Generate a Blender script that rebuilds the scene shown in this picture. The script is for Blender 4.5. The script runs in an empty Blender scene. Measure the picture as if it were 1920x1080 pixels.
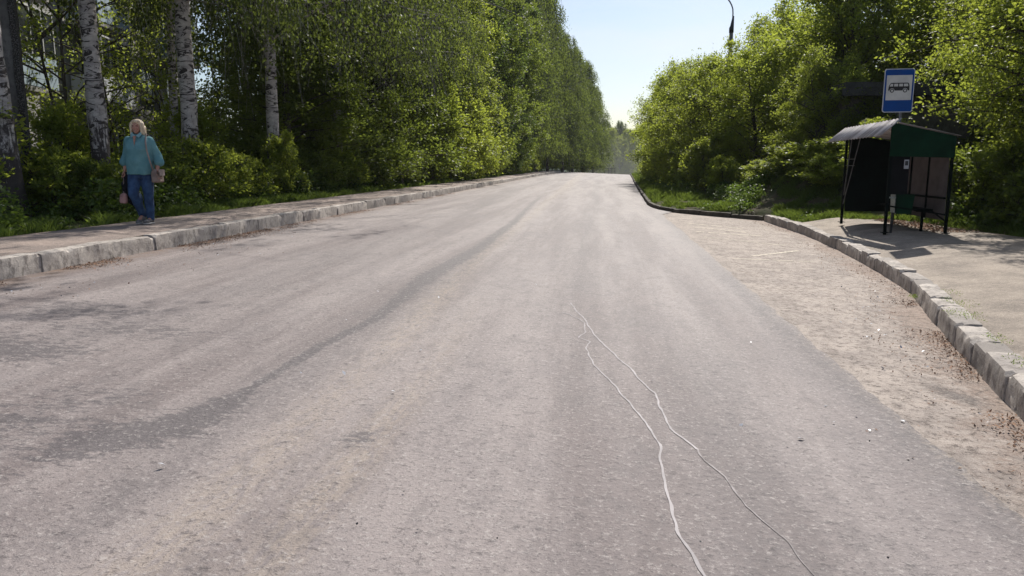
import bpy, bmesh, math, random
import numpy as np
from mathutils import Vector, Matrix, noise as mnoise
S = bpy.context.scene
COL = S.collection
R = math.radians

# ------------------------------------------------------------------ camera, sky, sun, exposure
cam_d = bpy.data.cameras.new('camera'); cam = bpy.data.objects.new('camera', cam_d); COL.objects.link(cam)
S.camera = cam
cam_d.sensor_width = 36; cam_d.lens = 26.25; cam_d.clip_start = .05; cam_d.clip_end = 4000
PITCH, YAW = math.atan(233/1400), 0.11785
fw = Vector((-math.sin(YAW)*math.cos(PITCH), math.cos(YAW)*math.cos(PITCH), -math.sin(PITCH)))
cam.location = (0, 0, 1.35)
cam.rotation_euler = fw.to_track_quat('-Z', 'Y').to_euler()
SUN_EL, SUN_AZ = R(43), R(13)          # azimuth from +Y towards +X
W = bpy.data.worlds.new('World'); S.world = W; W.use_nodes = True
wn = W.node_tree.nodes; wl = W.node_tree.links
sky = wn.new('ShaderNodeTexSky'); sky.sky_type = 'NISHITA'; sky.sun_disc = False
sky.sun_elevation = SUN_EL; sky.sun_rotation = SUN_AZ; sky.air_density = 1.0; sky.dust_density = 1.0; sky.ozone_density = 2.5
_tc = wn.new('ShaderNodeTexCoord'); _mp = wn.new('ShaderNodeMapping'); _mp.inputs['Scale'].default_value = (1.2, 1.2, 5)
_nz = wn.new('ShaderNodeTexNoise'); _nz.inputs['Scale'].default_value = 2.2; _nz.inputs['Detail'].default_value = 6; _nz.inputs['Roughness'].default_value = .6
_mr = wn.new('ShaderNodeMapRange'); _mr.inputs[1].default_value = .42; _mr.inputs[2].default_value = .72; _mr.inputs[4].default_value = .55
_mx = wn.new('ShaderNodeMix'); _mx.data_type = 'RGBA'; _mx.inputs[7].default_value = (8.6, 8.7, 9.4, 1)     # thin high cloud
wl.new(_tc.outputs['Generated'], _mp.inputs[0]); wl.new(_mp.outputs[0], _nz.inputs['Vector']); wl.new(_nz.outputs['Fac'], _mr.inputs[0])
wl.new(_mr.outputs[0], _mx.inputs[0]); wl.new(sky.outputs[0], _mx.inputs[6]); wl.new(_mx.outputs[2], wn['Background'].inputs[0]); wn['Background'].inputs[1].default_value = .085
sl = bpy.data.lights.new('sun', 'SUN'); sl.energy = 4.6; sl.angle = R(.55); sl.color = (1, .95, .87)
so = bpy.data.objects.new('sun', sl); COL.objects.link(so)
sdir = Vector((math.sin(SUN_AZ)*math.cos(SUN_EL), math.cos(SUN_AZ)*math.cos(SUN_EL), math.sin(SUN_EL)))
so.rotation_euler = sdir.to_track_quat('Z', 'Y').to_euler(); so.location = (20, 60, 60)
S.view_settings.view_transform = 'Standard'; S.view_settings.look = 'None'
S.view_settings.exposure = 0.40; S.view_settings.gamma = 1
S.render.engine = 'CYCLES'
try:
    S.cycles.volume_step_rate = 8; S.cycles.volume_bounces = 0
    S.cycles.max_bounces = 6; S.cycles.transmission_bounces = 4; S.cycles.diffuse_bounces = 3
except Exception: pass

# ------------------------------------------------------------------ helpers
def tag(o, label=None, cat=None, group=None, kind=None):
    if label: o['label'] = label
    if cat: o['category'] = cat
    if group: o['group'] = group
    if kind: o['kind'] = kind
    return o
def empty(name, loc=(0, 0, 0), rz=0):
    o = bpy.data.objects.new(name, None); COL.objects.link(o); o.location = loc; o.rotation_euler = (0, 0, rz)
    o.empty_display_size = .2
    return o
class MB:
    def __init__(s): s.v = []; s.f = []
    def add(s, v, f):
        n = len(s.v); s.v += [tuple(p) for p in v]; s.f += [tuple(i+n for i in q) for q in f]
    def box(s, c, d, M=None):
        x, y, z = d[0]/2, d[1]/2, d[2]/2
        v = [Vector((a*x, b*y, e*z)) for a in (-1, 1) for b in (-1, 1) for e in (-1, 1)]
        if M is not None: v = [M @ p for p in v]
        v = [p + Vector(c) for p in v]
        s.add(v, [(0, 1, 3, 2), (4, 6, 7, 5), (0, 4, 5, 1), (2, 3, 7, 6), (0, 2, 6, 4), (1, 5, 7, 3)])
    def bar(s, a, b, w, h=None):
        a = Vector(a); b = Vector(b); d = b-a; h = h or w
        M = d.to_track_quat('Z', 'Y').to_matrix()
        s.box((a+b)/2, (w, h, d.length), M)
    def tube(s, pts, rad, n=8, cap=True):
        pts = [Vector(p) for p in pts]
        if not hasattr(rad, '__len__'): rad = [rad]*len(pts)
        v = []; f = []
        up = Vector((0, 0, 1))
        for i, p in enumerate(pts):
            d = (pts[min(i+1, len(pts)-1)]-pts[max(i-1, 0)]).normalized()
            a = d.cross(Vector((0.31, 1, 0.07))) if abs(d.y) < .95 else d.cross(Vector((1, 0, 0)))
            a.normalize(); b = d.cross(a)
            for k in range(n):
                t = 2*math.pi*k/n; v.append(p + (a*math.cos(t)+b*math.sin(t))*rad[i])
        for i in range(len(pts)-1):
            for k in range(n):
                f.append((i*n+k, i*n+(k+1) % n, (i+1)*n+(k+1) % n, (i+1)*n+k))
        if cap: f.append(tuple(range(n-1, -1, -1))); f.append(tuple((len(pts)-1)*n+k for k in range(n)))
        s.add(v, f)
    def prism(s, pts, off):
        n = len(pts); o = Vector(off); p = [Vector(q) for q in pts]
        v = p+[q+o for q in p]
        s.add(v, [tuple(range(n-1, -1, -1)), tuple(range(n, 2*n))]+[(i, (i+1) % n, n+(i+1) % n, n+i) for i in range(n)])
    def build(s, name, mat, parent=None, smooth=False, bevel=0):
        me = bpy.data.meshes.new(name); me.from_pydata(s.v, [], s.f); me.update()
        if bevel or True:
            bm = bmesh.new(); bm.from_mesh(me); bmesh.ops.recalc_face_normals(bm, faces=bm.faces)
            if bevel: bmesh.ops.bevel(bm, geom=bm.edges[:], offset=bevel, segments=2, affect='EDGES', clamp_overlap=True)
            bm.to_mesh(me); bm.free()
        if smooth: me.polygons.foreach_set('use_smooth', [True]*len(me.polygons))
        return link(name, me, mat, parent)
def link(name, me, mat, parent=None):
    if mat: me.materials.append(mat)
    o = bpy.data.objects.new(name, me); COL.objects.link(o)
    if parent: o.parent = parent
    return o
def np_mesh(name, V, F, attrs=None, smooth=False):
    """V (n,3), F (m,k) with constant k"""
    me = bpy.data.meshes.new(name); V = np.asarray(V, np.float32); F = np.asarray(F, np.int32)
    m, k = F.shape
    me.vertices.add(len(V)); me.vertices.foreach_set('co', V.ravel())
    me.loops.add(m*k); me.loops.foreach_set('vertex_index', F.ravel())
    me.polygons.add(m); me.polygons.foreach_set('loop_start', np.arange(0, m*k, k, dtype=np.int32))
    me.polygons.foreach_set('loop_total', np.full(m, k, np.int32))
    if smooth: me.polygons.foreach_set('use_smooth', np.ones(m, bool))
    for an, av in (attrs or {}).items():
        a = me.attributes.new(an, 'FLOAT', 'POINT'); a.data.foreach_set('value', np.asarray(av, np.float32).ravel())
    me.update(calc_edges=True); me.validate()
    return me
def grid_mesh(name, X, Y, Z, attrs=None, smooth=True):
    ny, nx = X.shape
    V = np.stack([X, Y, Z], -1).reshape(-1, 3)
    i = np.arange(ny-1)[:, None]*nx+np.arange(nx-1)[None, :]
    F = np.stack([i, i+1, i+nx+1, i+nx], -1).reshape(-1, 4)
    return np_mesh(name, V, F, attrs, smooth)
def sstep(a, b, x): t = np.clip((np.asarray(x, float)-a)/(b-a), 0, 1); return t*t*(3-2*t)
def polydist(X, Y, pts):
    D = np.full(X.shape, 1e9)
    for (x0, y0), (x1, y1) in zip(pts[:-1], pts[1:]):
        dx, dy = x1-x0, y1-y0; t = np.clip(((X-x0)*dx+(Y-y0)*dy)/(dx*dx+dy*dy), 0, 1)
        D = np.minimum(D, np.hypot(X-x0-t*dx, Y-y0-t*dy))
    return D
_rs = np.random.RandomState(5); _lat = _rs.rand(64, 64)
def vnoise(x, y):
    xi = np.floor(x).astype(int); yi = np.floor(y).astype(int); u = x-xi; v = y-yi
    u = u*u*(3-2*u); v = v*v*(3-2*v); a = lambda i, j: _lat[(yi+j) % 64, (xi+i) % 64]
    return (a(0, 0)*(1-u)+a(1, 0)*u)*(1-v)+(a(0, 1)*(1-u)+a(1, 1)*u)*v
def fbm(x, y, o=4):
    s = 0; a = .5
    for i in range(o): s = s+a*vnoise(x*2**i+7.3*i, y*2**i+3.1*i); a *= .5
    return s

# ------------------------------------------------------------------ materials
class NT:
    def __init__(s, name, rough=.8, spec=.3):
        s.m = bpy.data.materials.new(name); s.m.use_nodes = True; s.t = s.m.node_tree; s.n = s.t.nodes
        s.p = s.n['Principled BSDF']; s.p.inputs['Roughness'].default_value = rough
        s.p.inputs['Specular IOR Level'].default_value = spec
        s.tc = s.n.new('ShaderNodeTexCoord').outputs['Object']
    def l(s, a, b): s.t.links.new(a, b)
    def val(s, v, sock):
        if isinstance(v, (int, float)): sock.default_value = v
        elif isinstance(v, (tuple, list)): sock.default_value = tuple(v)+((1,) if len(v) == 3 and len(sock.default_value) == 4 else ())
        else: s.l(v, sock)
    def map(s, scale, rot=(0, 0, 0), loc=(0, 0, 0)):
        n = s.n.new('ShaderNodeMapping'); s.l(s.tc, n.inputs[0]); n.inputs['Scale'].default_value = scale
        n.inputs['Rotation'].default_value = rot; n.inputs['Location'].default_value = loc; return n.outputs[0]
    def noise(s, scale, det=4, vec=None, rough=.55, dist=0):
        n = s.n.new('ShaderNodeTexNoise'); s.l(vec or s.tc, n.inputs['Vector']); n.inputs['Scale'].default_value = scale
        n.inputs['Detail'].default_value = det; n.inputs['Roughness'].default_value = rough; n.inputs['Distortion'].default_value = dist
        return n.outputs['Fac']
    def vor(s, scale, vec=None, feat='F1'):
        n = s.n.new('ShaderNodeTexVoronoi'); n.feature = feat; s.l(vec or s.tc, n.inputs['Vector']); n.inputs['Scale'].default_value = scale
        return n.outputs['Distance'], n.outputs.get('Color') if feat == 'F1' else None
    def ramp(s, fac, a, b, ca=0., cb=1.):
        n = s.n.new('ShaderNodeMapRange'); n.interpolation_type = 'SMOOTHSTEP'; s.val(fac, n.inputs[0])
        n.inputs[1].default_value = a; n.inputs[2].default_value = b; n.inputs[3].default_value = ca; n.inputs[4].default_value = cb
        return n.outputs[0]
    def math(s, op, a, b=0.):
        n = s.n.new('ShaderNodeMath'); n.operation = op; s.val(a, n.inputs[0]); s.val(b, n.inputs[1]); return n.outputs[0]
    def mix(s, fac, a, b, mode='MIX'):
        n = s.n.new('ShaderNodeMix'); n.data_type = 'RGBA'; n.blend_type = mode
        s.val(fac, n.inputs[0]); s.val(a, n.inputs[6]); s.val(b, n.inputs[7]); return n.outputs[2]
    def attr(s, name):
        n = s.n.new('ShaderNodeAttribute'); n.attribute_name = name; return n.outputs['Fac']
    def bump(s, h, strength=.4, dist=.01):
        n = s.n.new('ShaderNodeBump'); s.l(h, n.inputs['Height']); n.inputs['Strength'].default_value = strength
        n.inputs['Distance'].default_value = dist; s.l(n.outputs[0], s.p.inputs['Normal'])
    def col(s, c): s.val(c, s.p.inputs['Base Color'])

def simple(name, c, rough=.6, spec=.4, var=.12, scale=8, metal=0, bump=0):
    t = NT(name, rough, spec); t.p.inputs['Metallic'].default_value = metal
    n = t.noise(scale, 5); d = tuple(x*(1-var*1.6) for x in c); e = tuple(min(1, x*(1+var)) for x in c)
    t.col(t.mix(t.ramp(n, .3, .7), d, e))
    if bump: t.bump(t.noise(scale*6, 4), bump, .004)
    return t.m

def m_asphalt():
    t = NT('asphalt', .72, .35)
    big = t.noise(1.0, 5, t.map((1.3, .09, 1)), .65)
    mid = t.noise(2.2, 5, t.map((1, .35, 1)), .6)
    fine = t.noise(75, 5, None, .75)
    fine2 = t.noise(28, 4, None, .7)
    c = t.mix(t.ramp(big, .38, .60), (.182, .150, .145), (.290, .249, .238))
    c = t.mix(t.ramp(mid, .35, .72, 0, .5), c, (.19, .165, .164))
    sandn = t.math('MULTIPLY', t.attr('sand'), t.ramp(t.noise(30, 5, t.map((1, .3, 1)), .7), .35, .6))
    c = t.mix(sandn, c, (.40, .325, .25))
    # worn dark patches, broken up by the texture of the stone
    dk = t.math('ADD', t.attr('dark'), t.math('MULTIPLY', t.math('SUBTRACT', t.noise(16, 6, t.map((.5, 1.1, 1)), .8), .5), 3.2))
    c = t.mix(t.ramp(dk, .45, .70, 0, .75), c, (.085, .076, .082))
    c = t.mix(t.math('MULTIPLY', t.attr('soft'), t.ramp(fine2, .25, .7)), c, (.100, .088, .090))
    # stones and pits
    g1 = t.noise(34, 4, None, .8); g2 = t.noise(19, 5, t.map((.8, 1.25, 1), loc=(3, 1, 0)), .82); g3 = t.noise(52, 3, None, .85)
    c = t.mix(t.ramp(g1, .53, .66, 0, .55), c, (.45, .41, .385))
    c = t.mix(t.ramp(g3, .54, .66, 0, .6), c, (.055, .046, .048))
    c = t.mix(t.ramp(g2, .55, .65, 0, .66), c, (.065, .055, .057))
    c = t.mix(t.math('MULTIPLY', t.ramp(t.noise(6, 6, t.map((1, .5, 1)), .8), .5, .62), .30), c, (.10, .088, .09))
    d, vc = t.vor(22)
    c = t.mix(t.ramp(d, .075, .04, 0, .6), c, (.50, .46, .42))
    dirt = t.math('MULTIPLY', t.attr('dirt'), t.ramp(t.noise(9, 5, t.map((1, .5, 1)), .7), .3, .6))
    c = t.mix(dirt, c, (.17, .115, .085))
    t.col(c)
    h = t.math('ADD', fine, t.math('MULTIPLY', fine2, .9))
    t.bump(t.math('ADD', g1, g2), .7, .010)
    return t.m
def m_bay():
    t = NT('sandy_asphalt', .85, .25)
    mid = t.noise(2.0, 6, None, .65)
    fine = t.noise(70, 5, None, .75)
    c = t.mix(t.ramp(mid, .35, .68), (.47, .40, .35), (.33, .28, .25))
    c = t.mix(t.ramp(t.noise(9, 6, None, .75), .5, .66, 0, .55), c, (.17, .145, .135))
    dirt = t.math('ADD', t.attr('dirt'), t.math('MULTIPLY', t.math('SUBTRACT', t.noise(7, 6, None, .8), .5), 1.7))
    c = t.mix(t.ramp(dirt, .5, 1.0, 0, .6), c, (.24, .16, .12))
    c = t.mix(t.ramp(t.math('ADD', t.attr('dark'), t.math('SUBTRACT', t.noise(20, 5, None, .8), .5)), .4, .8, 0, .8), c, (.10, .088, .085))
    c = t.mix(t.ramp(fine, .52, .66, 0, .5), c, (.55, .48, .42))
    c = t.mix(t.ramp(t.noise(50, 4, t.map((1, 1, 1), loc=(2, 7, 0)), .8), .56, .68, 0, .7), c, (.085, .066, .058))
    c = t.mix(t.ramp(t.noise(4.5, 6, t.map((1, .7, 1)), .8), .48, .62, 0, .5), c, (.20, .165, .145))
    g2 = t.noise(15, 6, None, .88); c = t.mix(t.ramp(g2, .52, .60, 0, .8), c, (.085, .068, .058)); c = t.mix(t.ramp(g2, .45, .36, 0, .45), c, (.55, .49, .43))
    t.col(c); t.bump(t.math('ADD', fine, g2), .8, .012)
    return t.m
def m_walk(name, a, b):
    t = NT(name, .85, .25)
    c = t.mix(t.ramp(t.noise(1.6, 6, None, .65), .35, .66), a, b)
    fine = t.noise(60, 5, None, .75)
    c = t.mix(t.ramp(fine, .52, .68, 0, .45), c, tuple(min(1, x*1.7) for x in a))
    c = t.mix(t.ramp(t.noise(45, 4, t.map((1, 1, 1), loc=(2, 7, 0)), .8), .55, .68, 0, .65), c, tuple(x*.35 for x in b))
    dirt = t.math('ADD', t.attr('dirt'), t.math('MULTIPLY', t.math('SUBTRACT', t.noise(8, 6, None, .8), .5), 1.6))
    c = t.mix(t.ramp(dirt, .5, .9, 0, .75), c, (.13, .10, .07))
    g2 = t.noise(20, 5, None, .85); c = t.mix(t.ramp(g2, .54, .64, 0, .5), c, tuple(x*.4 for x in b)); c = t.mix(t.ramp(g2, .45, .36, 0, .35), c, tuple(min(1, x*1.6) for x in a))
    t.col(c); t.bump(t.math('ADD', fine, g2), .8, .012)
    return t.m
def m_concrete(name='kerb_concrete', a=(.60, .54, .48), b=(.37, .33, .30), dark=(.15, .13, .118)):
    t = NT(name, .85, .25)
    c = t.mix(t.ramp(t.noise(2.3, 6, None, .65), .35, .62), a, b)
    c = t.mix(t.ramp(t.noise(13, 6, t.map((1, 1, .5)), .75), .47, .63, 0, .75), c, dark)
    c = t.mix(t.ramp(t.noise(60, 4, None, .7), .55, .7, 0, .5), c, tuple(x*.6 for x in b))
    st = t.attr('tone'); c = t.mix(st, c, tuple(x*.62 for x in b))
    t.col(c); t.bump(t.math('ADD', t.noise(25, 6, None, .7), t.math('MULTIPLY', t.noise(90, 3), .4)), .7, .012)
    return t.m
def m_soil():
    t = NT('soil', .95, .1)
    c = t.mix(t.ramp(t.noise(1.2, 6, None, .7), .35, .65), (.075, .055, .038), (.05, .062, .025))
    c = t.mix(t.ramp(t.noise(18, 6, None, .8), .5, .68, 0, .7), c, (.14, .11, .08))
    t.col(c); t.bump(t.noise(20, 6, None, .75), .9, .03)
    return t.m
def m_leaf(name, dark, light, trans, tf=.42):
    t = NT(name, .52, .30)
    a = t.attr('tint')
    rnd = t.n.new('ShaderNodeObjectInfo').outputs['Random']
    f = t.math('ADD', t.math('MULTIPLY', a, .60), t.math('MULTIPLY', rnd, .5))
    base = t.mix(f, dark, light)
    tr = t.n.new('ShaderNodeBsdfTranslucent')
    t.val(t.mix(f, tuple(x*.6 for x in trans), trans), tr.inputs[0])
    t.col(base)
    mx = t.n.new('ShaderNodeMixShader'); mx.inputs[0].default_value = tf
    t.l(t.p.outputs[0], mx.inputs[1]); t.l(tr.outputs[0], mx.inputs[2]); t.l(mx.outputs[0], t.n['Material Output'].inputs[0])
    return t.m
def m_birch():
    t = NT('birch_bark', .7, .3)
    n1 = t.noise(1.2, 6, t.map((1.7, 1.7, 4.2)), .70, 1.6)
    c = t.mix(t.ramp(t.noise(5, 4, t.map((1, 1, 2))), .3, .7), (.56, .52, .49), (.34, .31, .30))
    c = t.mix(t.ramp(n1, .52, .555), c, (.045, .038, .036))
    n2 = t.noise(5, 5, t.map((1.0, 1.0, 6)), .75)
    c = t.mix(t.ramp(n2, .57, .63, 0, .6), c, (.10, .085, .08))
    # rough dark bark low on the stem
    sep = t.n.new('ShaderNodeSeparateXYZ'); t.l(t.tc, sep.inputs[0])
    low = t.math('ADD', t.ramp(sep.outputs[2], 3.4, .2, 0, .42), t.math('MULTIPLY', t.math('SUBTRACT', t.noise(4, 6, t.map((4, 4, 1)), .75), .5), 1.0))
    c = t.mix(t.ramp(low, .2, .32), c, (.055, .045, .042))
    t.col(c); t.bump(t.math('ADD', n1, t.noise(16, 5, t.map((1, 1, .5)), .7)), .8, .03)
    return t.m
def m_bark(name='bark', a=(.10, .085, .07), b=(.045, .038, .032)):
    t = NT(name, .9, .15)
    c = t.mix(t.ramp(t.noise(7, 6, t.map((3, 3, .6)), .7), .35, .65), a, b)
    t.col(c); t.bump(t.noise(9, 6, t.map((3, 3, .6)), .7), .8, .02)
    return t.m
def m_corr():
    t = NT('corrugated_sheet', .85, .2)
    c = t.mix(t.ramp(t.noise(3, 5, t.map((1, 3, 1)), .7), .35, .7), (.42, .39, .39), (.24, .22, .22))
    c = t.mix(t.ramp(t.noise(1, 3, t.map((.3, 9, .3)), .7), .52, .66, 0, .8), c, (.66, .62, .62)); c = t.mix(t.ramp(t.noise(9, 6, None, .8), .58, .70), c, (.16, .12, .10))
    t.col(c)
    return t.m

M = dict(
    asphalt=m_asphalt(), bay=m_bay(),
    walk=m_walk('sidewalk_asphalt', (.36, .285, .245), (.23, .19, .17)),
    plat=m_walk('platform_asphalt', (.37, .31, .255), (.22, .185, .155)),
    kerb=m_concrete(), oldkerb=m_concrete('mossy_concrete', (.12, .10, .08), (.075, .065, .05), (.04, .035, .03)),
    soil=m_soil(), birch=m_birch(), bark=m_bark(), corr=m_corr(),
    twig=m_bark('twig_bark', (.08, .06, .045), (.04, .03, .025)),
    leafA=m_leaf('maple_leaves', (.030, .056, .012), (.090, .125, .022), (.36, .45, .06), .46),
    leafB=m_leaf('birch_leaves', (.028, .050, .015), (.066, .098, .028), (.27, .34, .06), .45),
    leafC=m_leaf('box_elder_leaves', (.042, .078, .014), (.14, .18, .03), (.54, .63, .08), .51),
    leafD=m_leaf('poplar_leaves', (.022, .042, .014), (.055, .088, .026), (.21, .30, .055), .43),
    weed=m_leaf('weed_leaves', (.030, .060, .016), (.075, .120, .022), (.20, .30, .04), .42),
    grass=m_leaf('grass_blades', (.055, .095, .018), (.14, .20, .04), (.28, .38, .06), .45),
    litter=simple('dry_litter', (.27, .165, .11), .9, .1, .5, 6),
    paint=simple('worn_road_paint', (.60, .53, .43), .8, .3, .25, 14),
    seal=simple('crack_sealant', (.33, .30, .305), .65, .3, .15, 7),
    skin=simple('skin', (.42, .21, .155), .6, .35, .08, 12), hair=None,
    shirt=None, jeans=None,
    green=simple('green_paint', (.004, .026, .012), .8, .12, .2, 4),
    green_shade=simple('shaded_green_paint', (.003, .006, .005), .85, .1, .25, 5),  # the shelter's green with its shade put into the colour, almost black
    glasspanel=simple('grey_sheet', (.11, .094, .094), .85, .12, .15, 3),
    innerpanel=simple('dark_sheet', (.010, .010, .011), .85, .1, .2, 3),
    paper=simple('paper', (.42, .42, .43), .8, .2, .1, 10),
    bin=simple('bin_side', (.30, .32, .29), .6, .3, .2, 8),
    blue=simple('sign_blue', (.003, .050, .22), .6, .2, .05, 4),
    white=simple('sign_white', (.52, .50, .47), .5, .4, .08, 6),
    border=simple('sign_border', (.42, .43, .47), .4, .5, .08, 6),
    black=simple('sign_black', (.010, .008, .009), .5, .4, .05, 6),
    steel=simple('galvanised_steel', (.12, .12, .125), .55, .4, .15, 10, .4),
    dsteel=simple('dark_steel', (.025, .026, .03), .5, .4, .2, 10),
    pole=m_concrete('pole_concrete', (.20, .195, .19), (.13, .125, .12), (.08, .078, .075)),
    wallc=m_concrete('old_wall_concrete', (.15, .14, .12), (.10, .095, .08), (.06, .055, .045)),
    slab=m_concrete('roof_slab_concrete', (.075, .08, .085), (.05, .052, .055), (.03, .03, .03)),
    bwall=simple('building_panels', (.36, .35, .33), .85, .2, .14, 1.3),
    balc=simple('balcony_panels', (.68, .70, .73), .7, .3, .08, 1.5),
    balc2=simple('blue_balcony_panels', (.36, .45, .52), .7, .3, .08, 1.5),
    frame=simple('window_frames', (.60, .60, .60), .6, .3, .08, 3),
    oldwood=simple('old_wood', (.16, .13, .11), .9, .1, .3, 12),
    fleece=simple('black_cloth', (.012, .012, .016), .9, .1, .2, 14),
)
def m_pebble():
    t = NT('pebble_dash', .9, .2)
    d, c2 = t.vor(48)
    c = t.mix(t.ramp(d, .1, .6), (.20, .195, .19), (.04, .038, .036))
    t.col(c); t.bump(d, 1, -.02); return t.m
M['pebble'] = m_pebble()
def m_glass():
    t = NT('window_glass', .08, .6); t.col(t.mix(t.ramp(t.noise(.7, 3), .4, .6), (.03, .035, .04), (.09, .10, .11))); return t.m
M['glass'] = m_glass()
def m_hair():
    t = NT('blond_hair', .55, .4)
    t.col(t.mix(t.ramp(t.noise(22, 5, t.map((4, 4, .5))), .35, .65), (.78, .64, .46), (.46, .34, .22)))
    t.bump(t.noise(40, 4, t.map((4, 4, .4))), .6, .006); return t.m
M['hair'] = m_hair()
def m_cloth(name, a, b, sc, rough=.8):
    t = NT(name, rough, .2)
    t.col(t.mix(t.ramp(t.noise(sc, 4, None, .6), .35, .65), a, b))
    t.bump(t.noise(sc*1.2, 3, t.map((1, 1, .5))), .6, .03); return t.m
M['shirt'] = m_cloth('teal_blouse', (.14, .29, .31), (.10, .23, .255), 6)
M['shirt2'] = m_cloth('pale_collar', (.26, .42, .44), (.2, .35, .37), 6)
M['jeans'] = m_cloth('denim', (.04, .085, .18), (.018, .038, .09), 7)
M['shoe'] = m_cloth('grey_shoes', (.20, .19, .19), (.10, .095, .095), 14)
M['sole'] = simple('pale_soles', (.5, .48, .45), .8, .2, .1, 10)
M['leather'] = m_cloth('taupe_leather', (.26, .19, .16), (.17, .12, .10), 10, .5)
M['strap'] = m_cloth('bag_strap', (.30, .24, .22), (.22, .17, .15), 10, .6)
M['pink'] = m_cloth('pink_cloth', (.45, .26, .24), (.3, .16, .15), 10)
M['hillm'] = simple('far_woods', (.035, .06, .03), .95, .05, .4, .03)

# ------------------------------------------------------------------ the lie of the land
def drop(y):
    y = np.asarray(y, float); a = np.clip(y-113, 0, 22); return .0018*a*a + np.clip(y-135, 0, 400)*.0018*44*.35
def road_bend(y): a = np.clip(np.asarray(y, float)-122, 0, 200); return .012*a*a
def zroad(x, y): return -.092-.041*np.clip(x, -9, 4.9) - drop(y)
KY = [-8, 2, 4.69, 5.99, 8.26, 9.96, 12.05, 15.2, 18.13, 22.64, 24.45, 28.05, 59, 132, 600]
KX = [1.6, 2.12, 2.59, 2.91, 3.48, 3.95, 4.24, 4.58, 4.77, 4.72, 2.27, 1.73, 2.57, 4.8, 20]
def kerbx(y): return np.interp(y, KY, KX)
def kerbtop(y): return zroad(kerbx(y), 0)+.165
def bankx(y): return np.interp(y, [-8, 12, 17, 19, 24, 28, 60, 120, 300], [9.0, 8.6, 7.8, 7.2, 4.9, 3.6, 4.3, 6.8, 14])
def ground(x, y):
    x = np.asarray(x, float); y = np.asarray(y, float)
    n = fbm(x*.35, y*.35)-.5; n2 = fbm(x*1.7+9, y*1.7)-.5
    left = .36+n*.25*sstep(-8.5, -12, x)+n2*.06
    right = -.055 + kerbtop(y)*(1-sstep(0, 1.5, x-kerbx(y)))+.03*sstep(0, 1.5, x-kerbx(y)) + sstep(0, 4.2, x-bankx(y))*(1.25+n*.9)+np.clip(x-bankx(y)-4, 0, 30)*.10 + n2*.10*sstep(0, .8, x-bankx(y)+1)
    right = right + .75*np.exp(-((x-6.6)/1.5)**2-((y-25.5)/2.4)**2)
    mid = zroad(x, 0)-.10
    wl_ = sstep(-6.3, -7.0, x); wr = sstep(.12, .35, x-kerbx(y))
    z = mid*(1-wl_)*(1-wr)+left*wl_+right*wr
    return z-drop(y)
xs = np.concatenate([-np.geomspace(700, 30, 14), np.arange(-28, -10, 1.), np.arange(-10, -5.9, .2), np.arange(-5.5, 1, 1.), np.arange(1, 12, .2), np.arange(12, 34, 1.), np.geomspace(36, 700, 14)])
ys = np.concatenate([-np.geomspace(300, 10, 8), np.arange(-8, 2, 1.), np.arange(2, 34, .2), np.arange(34, 150, 1.), np.geomspace(152, 700, 20)])
X, Y = np.meshgrid(xs, ys)
tag(link('ground', grid_mesh('ground', X, Y, ground(X, Y)), M['soil']), kind='structure')

# road surface, 1 cm proud of the bus bay along a ragged edge
ry = [-4.]
while ry[-1] < 330: ry.append(ry[-1]+max(.05, abs(ry[-1])*.0065))
ry = np.array(ry)
edge = 1.85+.10*(fbm(ry*1.1, ry*0+3)-.47)+.03*(vnoise(ry*7, ry*0)-.5)
edge = np.where(ry > 23.2, np.interp(ry, [23.2, 24.6, 28], [1.9, 2.3, 1.80]), edge); edge = np.where(ry > 28, kerbx(ry)+.05, edge)
u = np.linspace(0, 1, 140)
X = (-6.22)*(1-u)[None, :]+edge[:, None]*u[None, :]; Y = np.repeat(ry[:, None], 140, 1)
Z = zroad(X, Y)+.006*(fbm(X*.8, Y*.3)-.5)
nn = fbm(X*1.5, Y*.8)
dline = [(-3.46, 56.4), (-2.01, 17.), (-1.97, 11.6), (-2.08, 8.8), (-1.97, 6.3), (-2.08, 5.3), (-2.1, 4.4), (-2.12, 3.8), (-2.2, 3.46), (-2.4, 3.22), (-2.6, 3.0), (-2.75, 2.75), (-2.9, 2.4)]
d = polydist(X, Y, dline)
wd = np.interp(Y, [2, 2.8, 3.4, 3.8, 4.2, 5.5, 7, 9, 14, 60], [.30, .26, .24, .15, .05, .05, .09, .17, .16, .12])
amp = np.interp(Y, [2, 2.6, 3.0, 3.3, 3.6, 8, 14, 30, 60], [.35, .5, .75, 1.0, 1.2, 1.15, .95, .6, .2])
dark = amp*np.exp(-(d/wd)**2)*(.25+.75*sstep(-2.95, -2.35, X))
dark += .85*np.exp(-((X+1.22)/.13)**2-((Y-3.52)/.14)**2)
for (cx, cy, sx, sy, a) in [(-3.9, 4.6, .7, .35, .5), (-3.4, 5.3, .9, .3, .42), (-4.4, 5.9, .9, .5, .35), (-2.9, 3.9, .5, .2, .25), (-3.2, 3.4, .6, .35, .45), (-3.3, 7.3, .8, .5, .25), (-4.6, 4.4, .4, .6, .4)]:
    dark += 1.7*a*np.exp(-((X-cx)/sx)**2-((Y-cy)/sy)**2)*(.4+1.2*nn)
sline = np.interp(Y, [2, 5, 9, 17, 56], [-2.2, -2.08, -2.05, -2.0, -3.4])
soft = .9*np.exp(-(np.clip(edge[:, None]-X-.02, 0, 9)/.22)**2)*(Y < 26)*(.5+nn)
soft += .5*np.exp(-((X-.9+.1*np.sin(Y*.3))/.35)**2)*sstep(9, 4, Y)+.5*np.exp(-((X+.25)/.22)**2)*sstep(5, 12, Y)*sstep(90, 40, Y)
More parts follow.
